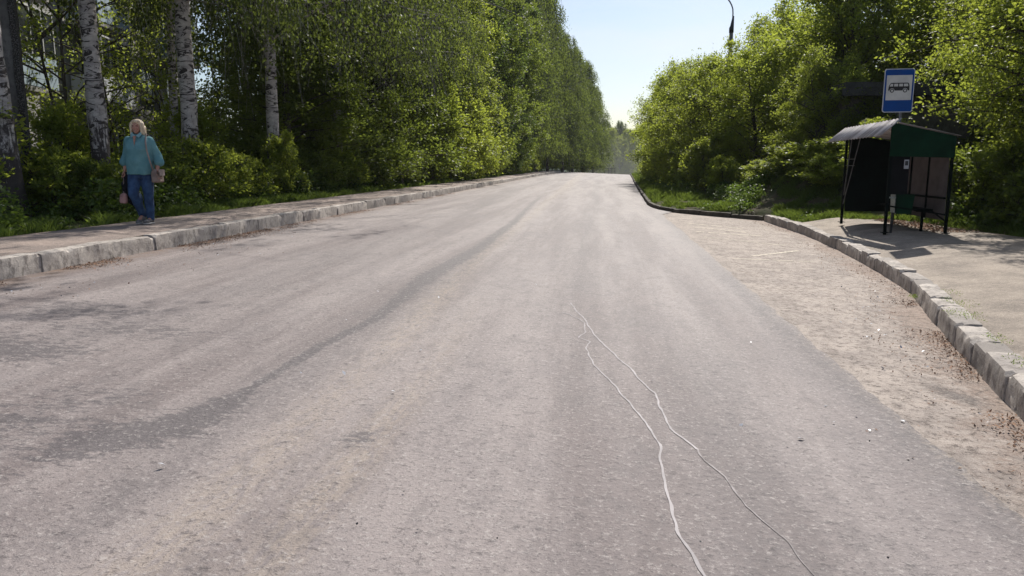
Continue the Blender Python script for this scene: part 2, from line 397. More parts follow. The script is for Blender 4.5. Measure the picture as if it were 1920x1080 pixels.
soft += .5*np.exp(-((X-sline-.18)/.22)**2)*sstep(14, 8, Y)*(.4+nn) + .5*np.exp(-((X+3.9-.4*np.sin(Y*.12))/.5)**2)*sstep(4, 9, Y)*(.3+nn)
sx_ = np.interp(Y, [2, 3.6, 5, 7, 11, 21, 60, 120], [-1.55, -1.57, -1.56, -1.64, -1.79, -1.87, -2.4, -3])
dark += .42*np.exp(-((edge[:, None]-X-.16)/.17)**2)*sstep(3, 5, Y)*sstep(18, 11, Y)*(.5+nn)
sand = .42*np.exp(-((X-sx_)/.16)**2)*(.4+nn)+.5*np.exp(-((X-sx_-.42)/.12)**2)*(.2+nn)*sstep(9, 4, Y)+.5*np.exp(-((X-1.35)/.35)**2)*sstep(.45, .7, nn)*sstep(7, 3, Y)+.35*np.exp(-((X-sx_-.3)/.3)**2)*sstep(20, 50, Y)+.9*np.exp(-((edge[:, None]-X)/.05)**2)*(nn+.2)*(Y < 24)
dirt = .95*np.exp(-((X+6.2)/.28)**2)*(.3+1.3*fbm(X*2, Y*1.1))+.25*np.exp(-((X+6.2)/.8)**2)*nn
X = X+road_bend(Y)
tag(link('road', grid_mesh('road', X, Y, Z, dict(dark=dark, soft=soft, sand=sand, dirt=dirt)), M['asphalt']), kind='structure')

# bus bay
by = np.concatenate([np.arange(-4, 24.9, .08)]); u = np.linspace(0, 1, 60)
kx = kerbx(by)+.12
X = 1.6*(1-u)[None, :]+kx[:, None]*u[None, :]; Y = np.repeat(by[:, None], 60, 1)
dk = kerbx(Y)-X
Z = zroad(X, Y)-.012+.012*(fbm(X*.9, Y*.7)-.5)
dirt = .9*np.exp(-(dk/.55)**2)*(.4+fbm(X*1.2, Y*1.2))+.2
dark = .75*np.exp(-((X-2.42-(5.2-Y)*.25)/.22)**2-((Y-5.2)/.45)**2)+.4*np.exp(-((X-2.3)/.4)**2-((Y-7.8)/.5)**2)
bay = tag(link('bus_bay', grid_mesh('bus_bay', X, Y, Z, dict(dirt=dirt, dark=dark)), M['bay']), kind='structure')

# pavements
def sheet(name, X, Y, Z, mat, dirt, skirt=.12):
    return tag(link(name, grid_mesh(name, X, Y, Z, dict(dirt=dirt)), mat), kind='structure')
sy = np.concatenate([np.arange(-4, 30, .15), np.arange(30, 119, 1.)]); u = np.linspace(0, 1, 16)
back = -7.78-.10*(fbm(sy*.6, sy*0+1)-.5)
X = back[:, None]*(1-u)[None, :]+(-6.33)*u[None, :]; Y = np.repeat(sy[:, None], 16, 1)
sheet('sidewalk', X, Y, .366+.036*sstep(-6.5, -7.3, X)+.010*(fbm(X*1.3, Y*.8)-.5)-drop(Y), M['walk'], .75*np.exp(-((X+7.75)/.16)**2)+.05)
sy = np.arange(-4, 19.6, .12); u = np.linspace(0, 1, 40)
endx = np.interp(sy, [-4, 9, 13, 15, 18.6, 19.5], [9.5, 8.9, 8.0, 7.5, 7.0, 6.2])+.15*(fbm(sy*.8, sy*0+5)-.5)
X = (kerbx(sy)+.14)[:, None]*(1-u)[None, :]+endx[:, None]*u[None, :]; Y = np.repeat(sy[:, None], 40, 1)
sheet('bus_platform', X, Y, .005+(kerbtop(Y)-.005)*(1-sstep(0, 1.3, X-kerbx(Y)))+.03*sstep(0, 1.3, X-kerbx(Y))+.018*(fbm(X*1.1, Y*1.1)-.5)+sstep(11.0, 10.85, Y)*-.022, M['plat'], .9*np.exp(-((X-endx[:, None])/.5)**2)+.55*np.exp(-((X-kerbx(Y)-.15)/.08)**2)+.1)

# kerbs: rough stones in a row
def kerb_stone(mb, a, b, zb, zt, w, rng, nrm, res, tones, tone):
    a = Vector((a[0], a[1], 0)); b = Vector((b[0], b[1], 0)); L = (b-a).length; d = (b-a).normalized(); s = Vector((nrm[0], nrm[1], 0))
    nl, nw, nh = res; g = .006
    jz = rng.uniform(-.014, .014); js = rng.uniform(-.012, .012); tl = rng.uniform(-.01, .01); seed = rng.uniform(0, 99)
    chips = [(rng.choice([0, L, rng.uniform(0, L)]), rng.uniform(.03, .09)) for _ in range(2)]
    base = len(mb.v); idx = {}
    def vert(i, j, k):
        if (i, j, k) in idx: return idx[(i, j, k)]
        l = g+(L-2*g)*i/nl; q = w*j/nw; h = k/nh
        z = zb+(zt-zb)*h
        r = .008
        if k == nh and j == 0: z -= r; q += r*.6
        if k == nh and (i == 0 or i == nl): z -= r*.35
        if j == 0 and (i == 0 or i == nl): q += r*.3
        p = a+d*l+s*(q+js+(1-h)*-.01)
        nz = mnoise.noise(Vector((p.x*6+seed, p.y*6, z*7)))*.008+mnoise.noise(Vector((p.x*19+seed, p.y*19, z*19)))*.008
        for (cl, cr) in chips:
            e = max(0, 1-math.hypot(l-cl, (zt-z)*1.3+q*.8)/cr); nz -= e*.03
        p -= s*nz; z += nz*.8+(jz+tl*(i/nl*2-1))*h
        mb.v.append((p.x, p.y, z)); tones.append(tone); idx[(i, j, k)] = len(mb.v)-1
        return idx[(i, j, k)]
    for i in range(nl):
        for j in range(nw): mb.f.append((vert(i, j, nh), vert(i+1, j, nh), vert(i+1, j+1, nh), vert(i, j+1, nh)))
        for k in range(nh):
            mb.f.append((vert(i, 0, k), vert(i+1, 0, k), vert(i+1, 0, k+1), vert(i, 0, k+1)))
            mb.f.append((vert(i, nw, k), vert(i, nw, k+1), vert(i+1, nw, k+1), vert(i+1, nw, k)))
    for k in range(nh):
        for j in range(nw):
            mb.f.append((vert(0, j, k), vert(0, j, k+1), vert(0, j+1, k+1), vert(0, j+1, k)))
            mb.f.append((vert(nl, j, k), vert(nl, j+1, k), vert(nl, j+1, k+1), vert(nl, j, k+1)))
def kerb(name, path, side, lens, zb_f, zt_f, w, mat, seed, tonep=.3):
    rng = random.Random(seed); mb = MB(); tones = []
    pts = [Vector((p[0], p[1])) for p in path]; acc = [0]
    for p, q in zip(pts[:-1], pts[1:]): acc.append(acc[-1]+(q-p).length)
    def at(s):
        for i in range(len(pts)-1):
            if s <= acc[i+1] or i == len(pts)-2:
                t = (s-acc[i])/(acc[i+1]-acc[i]); return pts[i].lerp(pts[i+1], t)
    s = 0
    while s < acc[-1]-.2:
        a0 = at(s); L = rng.uniform(*lens)*(1 if a0.length < 45 else 2.2); e = min(s+L, acc[-1]); b0 = at(e)
        dd = (b0-a0).normalized(); n = Vector((dd.y, -dd.x))*side
        dist = a0.length
        res = (max(4, int(L/.045)), 4, 7) if dist < 13 else ((8, 2, 4) if dist < 35 else (2, 1, 2))
        zb = float(zb_f(a0.x, a0.y))-.06; zt = float(zt_f(a0.x, (a0.y+b0.y)/2))
        tone = rng.uniform(.45, .9) if rng.random() < tonep else rng.uniform(0, .25)
        kerb_stone(mb, a0, b0, zb, zt, w, rng, n, res, tones, tone); s = e
    me = bpy.data.meshes.new(name); me.from_pydata(mb.v, [], mb.f)
    at_ = me.attributes.new('tone', 'FLOAT', 'POINT'); at_.data.foreach_set('value', tones)
    bm = bmesh.new(); bm.from_mesh(me); bmesh.ops.recalc_face_normals(bm, faces=bm.faces); bm.to_mesh(me); bm.free()
    me.polygons.foreach_set('use_smooth', [True]*len(me.polygons))
    try: me.set_sharp_from_angle(angle=R(26))
    except Exception: pass
    return tag(link(name, me, mat), kind='structure')
kerb('kerb', [(-6.15, -3.), (-6.15, 30), (-6.15, 60), (-6.0, 112), (-6.4, 117), (-7.5, 120)], -1, (.85, 1.25), lambda x, y: zroad(-6.15, y), lambda x, y: .372-drop(y), .18, M['kerb'], 3, .12)
rp = [(float(kerbx(y)), y) for y in np.concatenate([np.arange(-3, 22.3, .35), [22.6]])]
kerb('kerb', rp, 1, (.42, .70), lambda x, y: zroad(x, y), lambda x, y: float(kerbtop(y))+.02, .20, M['kerb'], 11, .33)
rp = [(4.70, 22.62), (3.6, 23.45), (2.5, 24.2), (2.1, 24.9), (1.85, 26.2), (1.73, 28.05), (1.95, 37), (2.57, 59), (3.6, 92), (4.3, 116)]
kerb('kerb', rp, 1, (.8, 1.2), lambda x, y: zroad(x, y), lambda x, y: zroad(x, y)+.135, .11, M['oldkerb'], 17, .2)

# sealed cracks, painted lines, the step in the platform
zsurf = lambda x, y: zroad(x, y)+.006*(fbm(np.float64(x)*.8, np.float64(y)*.3)-.5)
zbay = lambda x, y: zroad(x, y)-.012+.012*(fbm(np.float64(x)*.9, np.float64(y)*.7)-.5)
def ribbon(name, pts, w, z_off, mat, seed, zf=zsurf, parent=None, wj=.65, gaps=0):
    rng = random.Random(seed); P = []
    pts = [Vector(p) for p in pts]
    for a, b in zip(pts[:-1], pts[1:]):
        n = max(2, int((b-a).length/.03))
        for i in range(n): P.append(a.lerp(b, i/n))
    P.append(pts[-1]); mb = MB(); wpts = w if hasattr(w, '__call__') else (lambda t: w)
    V = []; 
    for i, p in enumerate(P):
        d = (P[min(i+1, len(P)-1)]-P[max(i-1, 0)]).normalized(); n = Vector((-d.y, d.x))
        ww = wpts(i/len(P))*(1+wj*(mnoise.noise(Vector((i*.35, seed, 0)))+.3*rng.uniform(-1, 1)))/2
        q = p+n*mnoise.noise(Vector((i*.25, seed*3.1, 5)))*.012
        for sgn in (-1, 1):
            r = q+n*ww*sgn; V.append((r.x, r.y, float(zf(r.x, r.y))+z_off))
    F = [(2*i, 2*i+1, 2*i+3, 2*i+2) for i in range(len(P)-1) if not (gaps and mnoise.noise(Vector((i*.22, seed, 9))) < -1+gaps*1.6)]
    mb.add(V, F); return mb.build(name, mat, parent)
c1 = [(-.29, 7.66), (-.21, 7.2), (-.12, 6.85), (-.085, 6.55), (-.04, 6.32), (.0, 6.1), (.05, 5.92), (.13, 5.6), (.24, 5.25), (.28, 5.0), (.37, 4.7), (.38, 4.4), (.41, 4.05), (.52, 3.77), (.54, 3.62), (.61, 3.44), (.65, 3.14), (.75, 2.88), (.79, 2.63), (.9, 2.2)]
c2 = [(-.36, 7.13), (-.27, 7.05), (-.12, 6.71), (-.11, 6.36), (-.16, 6.12), (-.07, 5.99), (-.10, 5.79), (-.03, 5.32), (.11, 4.82), (.28, 4.11), (.33, 3.79), (.315, 3.45), (.32, 3.23), (.33, 2.86), (.37, 2.68), (.40, 2.54), (.5, 2.1)]
road = bpy.data.objects['road']
ribbon('crack_sealant', c1[:14], .012, .003, M['seal'], 3, parent=road)
ribbon('crack_sealant', c1[13:], lambda t: .011*(1-t), .003, simple('thin_sealant', (.26, .23, .23), .7, .3, .25, 9), 4, parent=road)
ribbon('crack_sealant', c2, lambda t: .009+.004*t, .003, M['seal'], 5, parent=road)
for i, (a, b) in enumerate([((2.21, 16.33), (3.64, 15.33)), ((2.59, 13.09), (3.68, 14.42)), ((2.18, 12.54), (3.5, 12.76)), ((2.29, 20.06), (3.49, 19.12)), ((2.2, 17.6), (3.6, 17.2)), ((2.3, 18.9), (3.4, 18.0))]):
    ribbon('painted_line', [a, b], .065 if i < 3 else .12, .004, M['paint'], 20+i, parent=bay, gaps=.40, zf=zbay)

# ------------------------------------------------------------------ foliage machinery
def unit(v): return v/np.maximum(np.linalg.norm(v, axis=-1, keepdims=True), 1e-9)
def leaf_arrays(P, size, rs, up=.7, droop=.3, wr=.55, tint=None, dirs=None):
    n = len(P); l = size*rs.uniform(.65, 1.3, n)[:, None]
    d = rs.normal(size=(n, 3)); d[:, 2] = d[:, 2]*.6-droop
    if dirs is not None: d = d*.7+dirs*1.2
    d = unit(d); nn = rs.normal(size=(n, 3))*.75; nn[:, 2] += up
    s = unit(np.cross(d, nn)); nn = np.cross(s, d)
    b = P; w = l*wr
    V = np.stack([b, b+d*l*.45-s*w*.5+nn*l*.08, b+d*l-nn*l*.06, b+d*l*.45+s*w*.5+nn*l*.08], 1)
    F = np.arange(n*4).reshape(n, 4)
    if tint is None: tint = rs.rand(n)
    return V.reshape(-1, 3), F, np.repeat(tint, 4)
def leaf_mesh(name, P, size, rs, **k):
    V, F, t = leaf_arrays(P, size, rs, **k); return np_mesh(name, V, F, dict(tint=t))
def tubes_np(A, B, ra, rb, n=3):
    """many straight segments -> V,F"""
    d = unit(B-A); a = unit(np.cross(d, np.array([.3, .9, .2]))); b = np.cross(d, a)
    V = []
    for base, r in ((A, ra), (B, rb)):
        for k in range(n):
            t = 2*math.pi*k/n; V.append(base+(a*math.cos(t)+b*math.sin(t))*np.asarray(r).reshape(-1, 1))
    V = np.stack(V, 1); m = len(A); i = np.arange(m)[:, None]*(2*n)
    F = np.concatenate([i+np.array([[k, (k+1) % n, n+(k+1) % n, n+k]]) for k in range(n)], 0)
    return V.reshape(-1, 3), F
def tree_proto(name, seed, H, base, prof, limbs, subs, K, leaf, up_ang=.5, droop=.12, sub_len=.8, trunk_r=.12, lean=(0, 0), weep=0, spreadz=.0,
               leafmat='leafA', barkmat='bark', stems=1, wob=.25, jitter=.09, clump=.5, twigs=True, min_z=None, bias=None, trunk_pts=None, leaf_up=.7, max_x=None, wr=.55):
    """returns (trunk mesh, crown mesh)"""
    rs = np.random.RandomState(seed); tv = []; tf = []; off = 0
    def addt(V, F):
        nonlocal off
        tv.append(V); tf.append(F+off); off += len(V)
    stem_list = []
    for q in range(stems):
        nz = 14; z = np.linspace(0, 1, nz); ph = rs.uniform(0, 6.28, 2)
        a = rs.uniform(0, 6.28); out = 0 if stems == 1 else rs.uniform(.12, .30)*H*.6
        px = lean[0]*z*H+wob*np.sin(z*3.1+ph[0])*z+out*math.cos(a)*z**1.2
        py = lean[1]*z*H+wob*np.sin(z*2.6+ph[1])*z+out*math.sin(a)*z**1.2
        hh = H*(1 if stems == 1 else rs.uniform(.75, 1.0))
        sp = np.stack([px, py, z*hh-.25], 1)
        rr = trunk_r*(1-z*.88)*(1+.35*np.exp(-z*H/.35))*(1 if stems == 1 else .6)
        stem_list.append((sp, rr, hh))
        n = 12 if trunk_r > .14 else 7
        # smooth resample
        zz = np.linspace(0, 1, 40 if trunk_r > .14 else 14)
        S2 = np.stack([np.interp(zz, z, sp[:, c]) for c in range(3)], 1); R2 = np.interp(zz, z, rr)
        R2 = R2*(1+.04*rs.normal(size=len(zz)))
        ang = np.linspace(0, 2*math.pi, n, endpoint=False)
        V = S2[:, None, :]+np.stack([np.cos(ang), np.sin(ang), 0*ang], -1)[None]*R2[:, None, None]*(1+.05*rs.normal(size=(len(zz), n, 1)))
        i = np.arange(len(zz)-1)[:, None]*n; F = np.concatenate([i+np.array([[k, (k+1) % n, n+(k+1) % n, n+k]]) for k in range(n)], 0)
        addt(V.reshape(-1, 3), F)
    LP = []; LD = []; T = []
    for i in range(limbs):
        sp, rr, hh = stem_list[i % stems]
        t = (i+rs.rand())/limbs; z0 = base+t*(hh-base)*.98
        az = i*2.39996+rs.uniform(-.5, .5)
        L = prof(t)*rs.uniform(.55, 1.22)*(1+(bias[2]*math.cos(az-bias[0]) if bias else 0))
        ua = up_ang*rs.uniform(.5, 1.5)
        if max_x and math.cos(az)*math.cos(ua) > 0: L = min(L*1.15, (max_x+(3.6 if z0 > 9.0 else 0))/(math.cos(az)*math.cos(ua)))
        st_z = max(.25*base if base > 1 else .1, z0-L*math.sin(ua)*.6); st_z = max(st_z, base-.6) if weep and base > 4 else st_z
        zi = np.clip((st_z+.25)/hh, 0, .97); zz = np.linspace(0, 1, len(sp))
        st = np.array([np.interp(zi, zz, sp[:, c]) for c in range(3)])
        s = np.linspace(0, 1, 6)[:, None]
        dv = np.array([math.cos(az)*math.cos(ua), math.sin(az)*math.cos(ua), math.sin(ua)])
        side = np.array([-math.sin(az), math.cos(az), 0])
        pts = st+dv*L*s+side*(rs.normal()*.10*L)*s**2+np.array([0, 0, 1])*(-droop*L)*s**2+rs.normal(size=(6, 3))*.02*L*s
        r0 = min(trunk_r*.35, .012+.012*L)*(.55 if weep else 1)
        ra = r0*(1-s[:, 0]*.8)
        V, F = tubes_np(pts[:-1], pts[1:], ra[:-1], ra[1:], 5); addt(V, F)
        # twigs
        ns = subs; ncl = max(2, subs//4); cc = np.sort(rs.uniform(.25, 1.0, ncl)**.75); cc[-1] = 1.; ss = np.clip(cc[rs.randint(0, ncl, ns)]+rs.normal(0, .025, ns), .1, 1.) if not weep else rs.uniform(.22, 1.0, ns)**.8
        seg = np.clip((ss*5).astype(int), 0, 4); fr = ss*5-seg
        o = pts[seg]*(1-fr[:, None])+pts[seg+1]*fr[:, None]
        dd = rs.normal(size=(ns, 3))*.75+dv*.75; dd[:, 2] += .15
        if weep: dd = rs.normal(size=(ns, 3))*.22+dv*.18; dd[:, 2] = -1
        dd = unit(dd)
        sl = sub_len*rs.uniform(.5, 1.3, ns)*(1.15-.4*ss)*min(1, .35+L/2.2)
        if weep: sl = sub_len*rs.uniform(.4, 1.5, ns)
        e = o+dd*sl[:, None]
        if not weep: e[:, 2] -= .18*sl
        if twigs: V, F = tubes_np(o, e, np.full(ns, .009 if not weep else .005), np.full(ns, .003), 3); addt(V, F)
        kk = rs.uniform(.1, 1.05, (ns, K))**clump
        lp = o[:, None]+(e-o)[:, None]*kk[..., None]+rs.normal(size=(ns, K, 3))*jitter*(.5+.9*kk[..., None])
        tv_ = np.clip(rs.normal(.45, .16, (ns, 1))+rs.normal(0, .14, (ns, K))+.15*(kk-.5), 0, 1)
        LP.append(lp.reshape(-1, 3)); T.append(tv_.ravel()); LD.append(np.repeat(dd, K, 0))
    P = np.concatenate(LP); T = np.concatenate(T); D = np.concatenate(LD)
    if max_x: k = ~((P[:, 0] > 4.5) & (P[:, 2] < 7.6)); P = P[k]; T = T[k]; D = D[k]
    if min_z is not None: k = P[:, 2] > min_z+.35*rs.normal(size=len(P)); P = P[k]; T = T[k]; D = D[k]
    tm = np_mesh(name+'_trunk', np.concatenate(tv), np.concatenate(tf), smooth=True); tm.materials.append(M[barkmat])
    cm = leaf_mesh(name+'_crown', P, leaf, rs, up=leaf_up, droop=.35 if not weep else .9, tint=T, dirs=D, wr=wr); cm.materials.append(M[leafmat])
    return tm, cm
def place_tree(kind, protos, x, y, s, rz, label, cat, group=None, z=None, sz=None, names=('trunk', 'crown')):
    r = empty(kind, (x, y, float(ground(x, y)) if z is None else z), rz); r.scale = (s, s, sz or s)
    tag(r, label, cat, group)
    for nm, me in zip(names, protos):
        o = bpy.data.objects.new(nm, me); COL.objects.link(o); o.parent = r
    return r
ell = lambda r, p=.45: (lambda t: r*max(.18, (1-abs((t-p)/max(p, 1-p))**2.2))**.6)
hedge = lambda r: (lambda t: r*(.85+.25*math.sin(t*9))*min(1, (1.05-t)/.35)**.6)
#FOLIAGE
def birch(seed, H, base, tr, lean, r, strand, bias, limbs=62, subs=15, K=38, leaf=.095, min_z=None):
    return tree_proto('birch%d' % seed, seed, H, base, ell(r, .35), limbs, subs, K, leaf, up_ang=.45, droop=.30, sub_len=strand, trunk_r=tr, lean=lean,
                      weep=1, leafmat='leafB', barkmat='birch', wob=.12, jitter=.10, clump=.9, bias=bias, min_z=min_z, wr=.7, max_x=4.2)
bi = (-0.7, 0, .55)
for (sd, x, y, tr, lean, base, strand, mz, lab) in [
    (21, -10.0, 11.75, .22, (-.035, .0), 7.0, 1.4, 5.0, 'old birch with rugged dark bark at the left edge beside the concrete pole'),
    (22, -9.95, 14.1, .185, (-.016, .01), 6.6, 1.3, 5.0, 'leaning white birch with black scars standing just left of the walking woman'),
    (23, -9.62, 16.9, .215, (.0, .01), 5.2, 1.7, 3.9, 'thick straight white birch just right of the walking woman'),
    (24, -9.4, 20.9, .195, (.012, .0), 5.0, 2.0, 3.2, 'birch with reddish black lower stem behind a leafy sprout, rightmost near birch')]:
    place_tree('birch_tree', birch(sd, 17, base, tr, lean, 5.8, strand, bi, min_z=mz), x, y, 1, 0, lab, 'tree', 'white birches beside the left sidewalk')
for (sd, x, y, lab) in [(27, -9.5, 26.6, 'birch hanging over the sidewalk in front of the first dark maples'), (28, -9.4, 33.4, 'birch hanging over the sidewalk between the dark maples and the yellow green ones')]:
    place_tree('birch_tree', birch(sd, 16, 5.5, .16, (.01, 0), 5.6, 2.2, (0., 0, .4), min_z=4.6), x, y, 1, 0, lab, 'tree', 'white birches beside the left sidewalk')
place_tree('birch_tree', birch(25, 15, 5.5, .13, (.03, .0), 3.2, 1.3, bi, 36, 9, 22, min_z=4.5), -11.4, 19.2, 1, 0, 'slim birch farther back between the two big birches behind the woman', 'tree')

mapA = tree_proto('mapleA', 1, 13.5, .5, hedge(3.0), 78, 18, 36, .135, spreadz=0, leafmat='leafA', jitter=.13, min_z=.3, trunk_r=.17)
mapB = tree_proto('mapleB', 2, 13.0, .4, hedge(2.9), 74, 18, 36, .135, leafmat='leafA', jitter=.12, min_z=.2, droop=.25, trunk_r=.15)
mapY = tree_proto('mapleY', 3, 13.0, .3, hedge(3.1), 84, 18, 36, .14, leafmat='leafC', jitter=.12, min_z=.15, droop=.22, trunk_r=.15)
popD = tree_proto('poplarD', 4, 18.0, .6, ell(3.5, .45), 96, 20, 32, .17, leafmat='leafD', jitter=.14, min_z=.3, trunk_r=.2, up_ang=.8)
popL = tree_proto('poplarL', 5, 18.5, 1.0, ell(3.9, .45), 90, 20, 32, .17, leafmat='leafA', jitter=.14, min_z=.6, trunk_r=.2, up_ang=.6)
birF = tree_proto('birchF', 6, 18.0, 2.6, ell(3.4, .4), 80, 18, 26, .16, leafmat='leafB', barkmat='birch', weep=1, sub_len=2.4, droop=.25, jitter=.15, clump=.9, trunk_r=.16, min_z=1.6, wr=.7)
open_ = tree_proto('openmaple', 7, 11.5, 1.0, ell(3.6, .4), 38, 11, 16, .12, leafmat='leafC', jitter=.12, trunk_r=.09, stems=2, up_ang=.6, min_z=.5)
open2 = tree_proto('openmaple2', 8, 10, .8, ell(3.2, .4), 32, 10, 15, .12, leafmat='leafC', jitter=.13, trunk_r=.08, stems=2, up_ang=.5, min_z=.4)
rs = np.random.RandomState(77)
# open maples between birches and building
for (pr_, x, y, s, lab) in [(open_, -12.9, 17.2, .9, 'loose sunlit maple between the concrete pole and the leaning birch'),
                        (open2, -14.2, 20.9, .95, 'open maple forking over the pale balconies right of the leaning birch'),
                        (open2, -14.6, 24.8, .9, 'loose maple behind the thick straight birch'),
                        (open2, -12.2, 26.5, .9, 'dark maple behind the rightmost near birch')]:
    place_tree('maple_tree', pr_, x, y, s, rs.uniform(0, 6.28), lab, 'tree', 'loose maples in front of the apartment building')
ordn = ['first', 'second', 'third', 'fourth', 'fifth', 'sixth', 'seventh', 'eighth', 'ninth', 'tenth', 'eleventh', 'twelfth', 'thirteenth', 'fourteenth', 'fifteenth', 'sixteenth']
def row(kind, protos, pts, labf, cat, group, smin=.92, smax=1.08, szs=None, ks=None):
    for i, (x, y) in enumerate(pts):
        k = rs.uniform(smin, smax)*(ks[i] if ks and i < len(ks) else 1)
        place_tree(kind, protos[i % len(protos)], x, y, k, rs.uniform(0, 6.28), labf % ordn[i], cat, group, sz=k*rs.uniform(.94, 1.08)*(szs[i] if szs else 1))
row('maple_tree', [mapA, mapB], [(-10.3, 24.2), (-9.9, 27.6), (-10.0, 31.2), (-9.6, 35.0)], 'dark green maple of the left front row, %s past the near birches', 'tree', 'dark maples lining the left sidewalk', szs=[.74, .8, .9, 1])
row('maple_tree', [mapY], [(-9.3, 38.8), (-8.9, 42.8), (-8.7, 46.6)], 'yellow green maple leafy to the ground by the left sidewalk, %s going away', 'tree', 'sunlit yellow green maples on the left')
row('poplar_tree', [popD, popL], [(-9.2, 53.0), (-9.0, 58.5), (-8.6, 65), (-8.4, 71)], 'tall dark tree beyond the yellow green maples, %s going away', 'tree', 'tall dark trees beyond the sunlit maples')
row('birch_tree', [birF], [(-7.9, 79), (-7.6, 88), (-7.0, 98), (-5.6, 110), (-4.6, 121), (-3.0, 131), (-1.6, 142)], 'far weeping birch in the left row, %s beyond the tall dark trees', 'tree', 'far weeping birches on the left', .98, 1.1, szs=[1.15, 1.2, 1.22, 1.18, 1.1, 1, 1])
row('maple_tree', [mapB, mapA], [(-14.2, 35.0), (-13.8, 38.0), (-13.6, 40.5), (-13.2, 43.5), (-13, 49)], 'dark maple behind the left front row, %s from the building', 'tree', 'second row of maples on the left', 1, 1.15)
row('poplar_tree', [popL, popD], [(-13.5, 56), (-13, 63), (-12.8, 71), (-12.3, 80), (-12, 90), (-11.5, 102), (-11, 114)], 'tall tree of the second row on the left, %s beyond the dark maples', 'tree', 'second row of tall trees on the left', 1, 1.12)
row('maple_tree', [mapA, mapB], [(-18.0, 37), (-17.6, 43), (-17.5, 50), (-17.5, 57), (-19.5, 9.0)], 'maple deep in the wood on the left, %s of the back row', 'tree', 'back row of maples in the left wood', 1.05, 1.2)

# right-hand side
eldA = tree_proto('elderA', 31, 7.6, .15, ell(2.9, .45), 80, 15, 30, .125, leafmat='leafC', stems=4, trunk_r=.13, jitter=.11, up_ang=.55, droop=.12, min_z=.15)
eldB = tree_proto('elderB', 32, 8.0, .1, ell(2.8, .4), 80, 15, 30, .125, leafmat='leafC', stems=5, trunk_r=.12, jitter=.12, up_ang=.7, droop=.2, min_z=.1)
eldN = tree_proto('elderN', 33, 8.2, 1.0, ell(3.4, .5), 84, 16, 34, .095, leafmat='leafC', stems=3, trunk_r=.13, jitter=.10, up_ang=.45, droop=.30, min_z=.6)
dkB = tree_proto('darkbush', 34, 7.0, .1, ell(3.0, .35), 70, 14, 30, .12, leafmat='leafA', stems=4, trunk_r=.12, jitter=.13, up_ang=.5, droop=.2, min_z=.1)
row('box_elder_tree', [eldA, eldB], [(6.8, 34.5), (5.7, 38.6), (5.2, 43), (5.0, 48.5), (5.1, 55), (5.4, 62), (5.9, 70), (7.3, 80), (7.8, 90), (8.4, 101), (9.2, 113)],
    'bushy light green box elder along the right kerb, %s going away', 'tree', 'box elders lining the right kerb', ks=[.80, .84, .92, .97])
row('box_elder_tree', [eldB, eldA], [(10.2, 32.5), (14, 31.5), (10.6, 34.5), (10.3, 41), (10.4, 48), (10.8, 57), (11.5, 68), (12.5, 82)],
    'tall second row box elder on the right bank, %s beyond the concrete hut', 'tree', 'second row of box elders on the right bank', 1.08, 1.22)
row('box_elder_tree', [dkB], [(15.6, 30), (14.6, 24.5), (14.0, 19.0), (15.5, 36), (13.5, 13.5)], 'dark rear box elder high on the right bank behind the shelter, %s of five', 'tree', 'dark rear trees on the right bank', 1.1, 1.3)
place_tree('box_elder_tree', eldA, 7.5, 27.4, .52, 2.0, 'small box elder leaning over the left corner of the concrete hut', 'tree')
for (x, y, s, lab) in [(10.0, 17.6, .95, 'box elder right of the bus shelter with bright leaf sprays at the top right'),
                      (12.0, 21.6, 1.0, 'box elder behind the blue bus stop sign, right of the concrete building'),
                      (10.2, 13.6, .8, 'box elder at the right edge of the picture overhanging the platform')]:
    place_tree('box_elder_tree', eldN, x, y, s, rs.uniform(0, 6.28), lab, 'tree', 'box elders around the bus shelter')

# beyond the crest
row('birch_tree', [mapY, birF], [(2.0, 176), (4.4, 188), (5.6, 196), (1.2, 208), (8.0, 192), (-1, 215), (12.5, 205), (-5, 200), (6.4, 183)], 'pale hazy tree beyond the brow of the road, %s of the distant clump', 'tree', 'distant trees beyond the brow', .82, .98)

# shrubs
shA = tree_proto('shrubA', 41, 1.7, .05, ell(.95, .4), 34, 9, 24, .085, leafmat='leafC', stems=6, trunk_r=.03, jitter=.05, sub_len=.42, up_ang=.8, wob=.05, min_z=.02)
shB = tree_proto('shrubB', 42, 1.4, .05, ell(.95, .4), 32, 9, 24, .085, leafmat='leafA', stems=6, trunk_r=.03, jitter=.06, sub_len=.42, up_ang=.6, wob=.05, min_z=.02)
shC = tree_proto('shrubC', 43, 2.6, .05, ell(1.1, .4), 44, 10, 24, .09, leafmat='leafC', stems=7, trunk_r=.035, jitter=.06, sub_len=.5, up_ang=.9, wob=.08, min_z=.02)
def shrub(pr_, x, y, s, lab, group=None, sz=None):
    place_tree('shrub', pr_, x, y, s, rs.uniform(0, 6.28), lab, 'shrub', group, sz=sz, names=('stems', 'foliage'))
shrub(shA, -9.0, 16.3, .95, 'bright green leafy shrub at the foot of the thick straight birch')
shrub(shA, -9.1, 18.0, .8, 'bright green shrub between the thick straight birch and the sprouting birch')
shrub(shC, -8.95, 20.4, .62, 'narrow upright sprout covering the foot of the rightmost near birch', sz=.75)
shrub(shB, -9.3, 13.0, .75, 'low dark shrub at the foot of the leaning white birch')
shrub(shA, -9.9, 12.6, .8, 'light green shrub between the concrete pole and the leaning white birch')
shrub(shB, -9.6, 15.2, 1.0, 'dark shrub directly behind the walking woman')
for i, (x, y, s) in enumerate([(-10.8, 14.2, .9), (-11.6, 16.8, .9), (-11.2, 19.6, 1.1), (-10.4, 22.0, 1.3), (-11.0, 11.6, 1.1)]):
    shrub(shB if i % 2 else shC, x, y, s, 'dark shrub between the near birches and the building, %s' % ['left middle', 'nearest the open maple', 'centre', 'rightmost', 'leftmost'][i], 'undergrowth shrubs behind the birches')
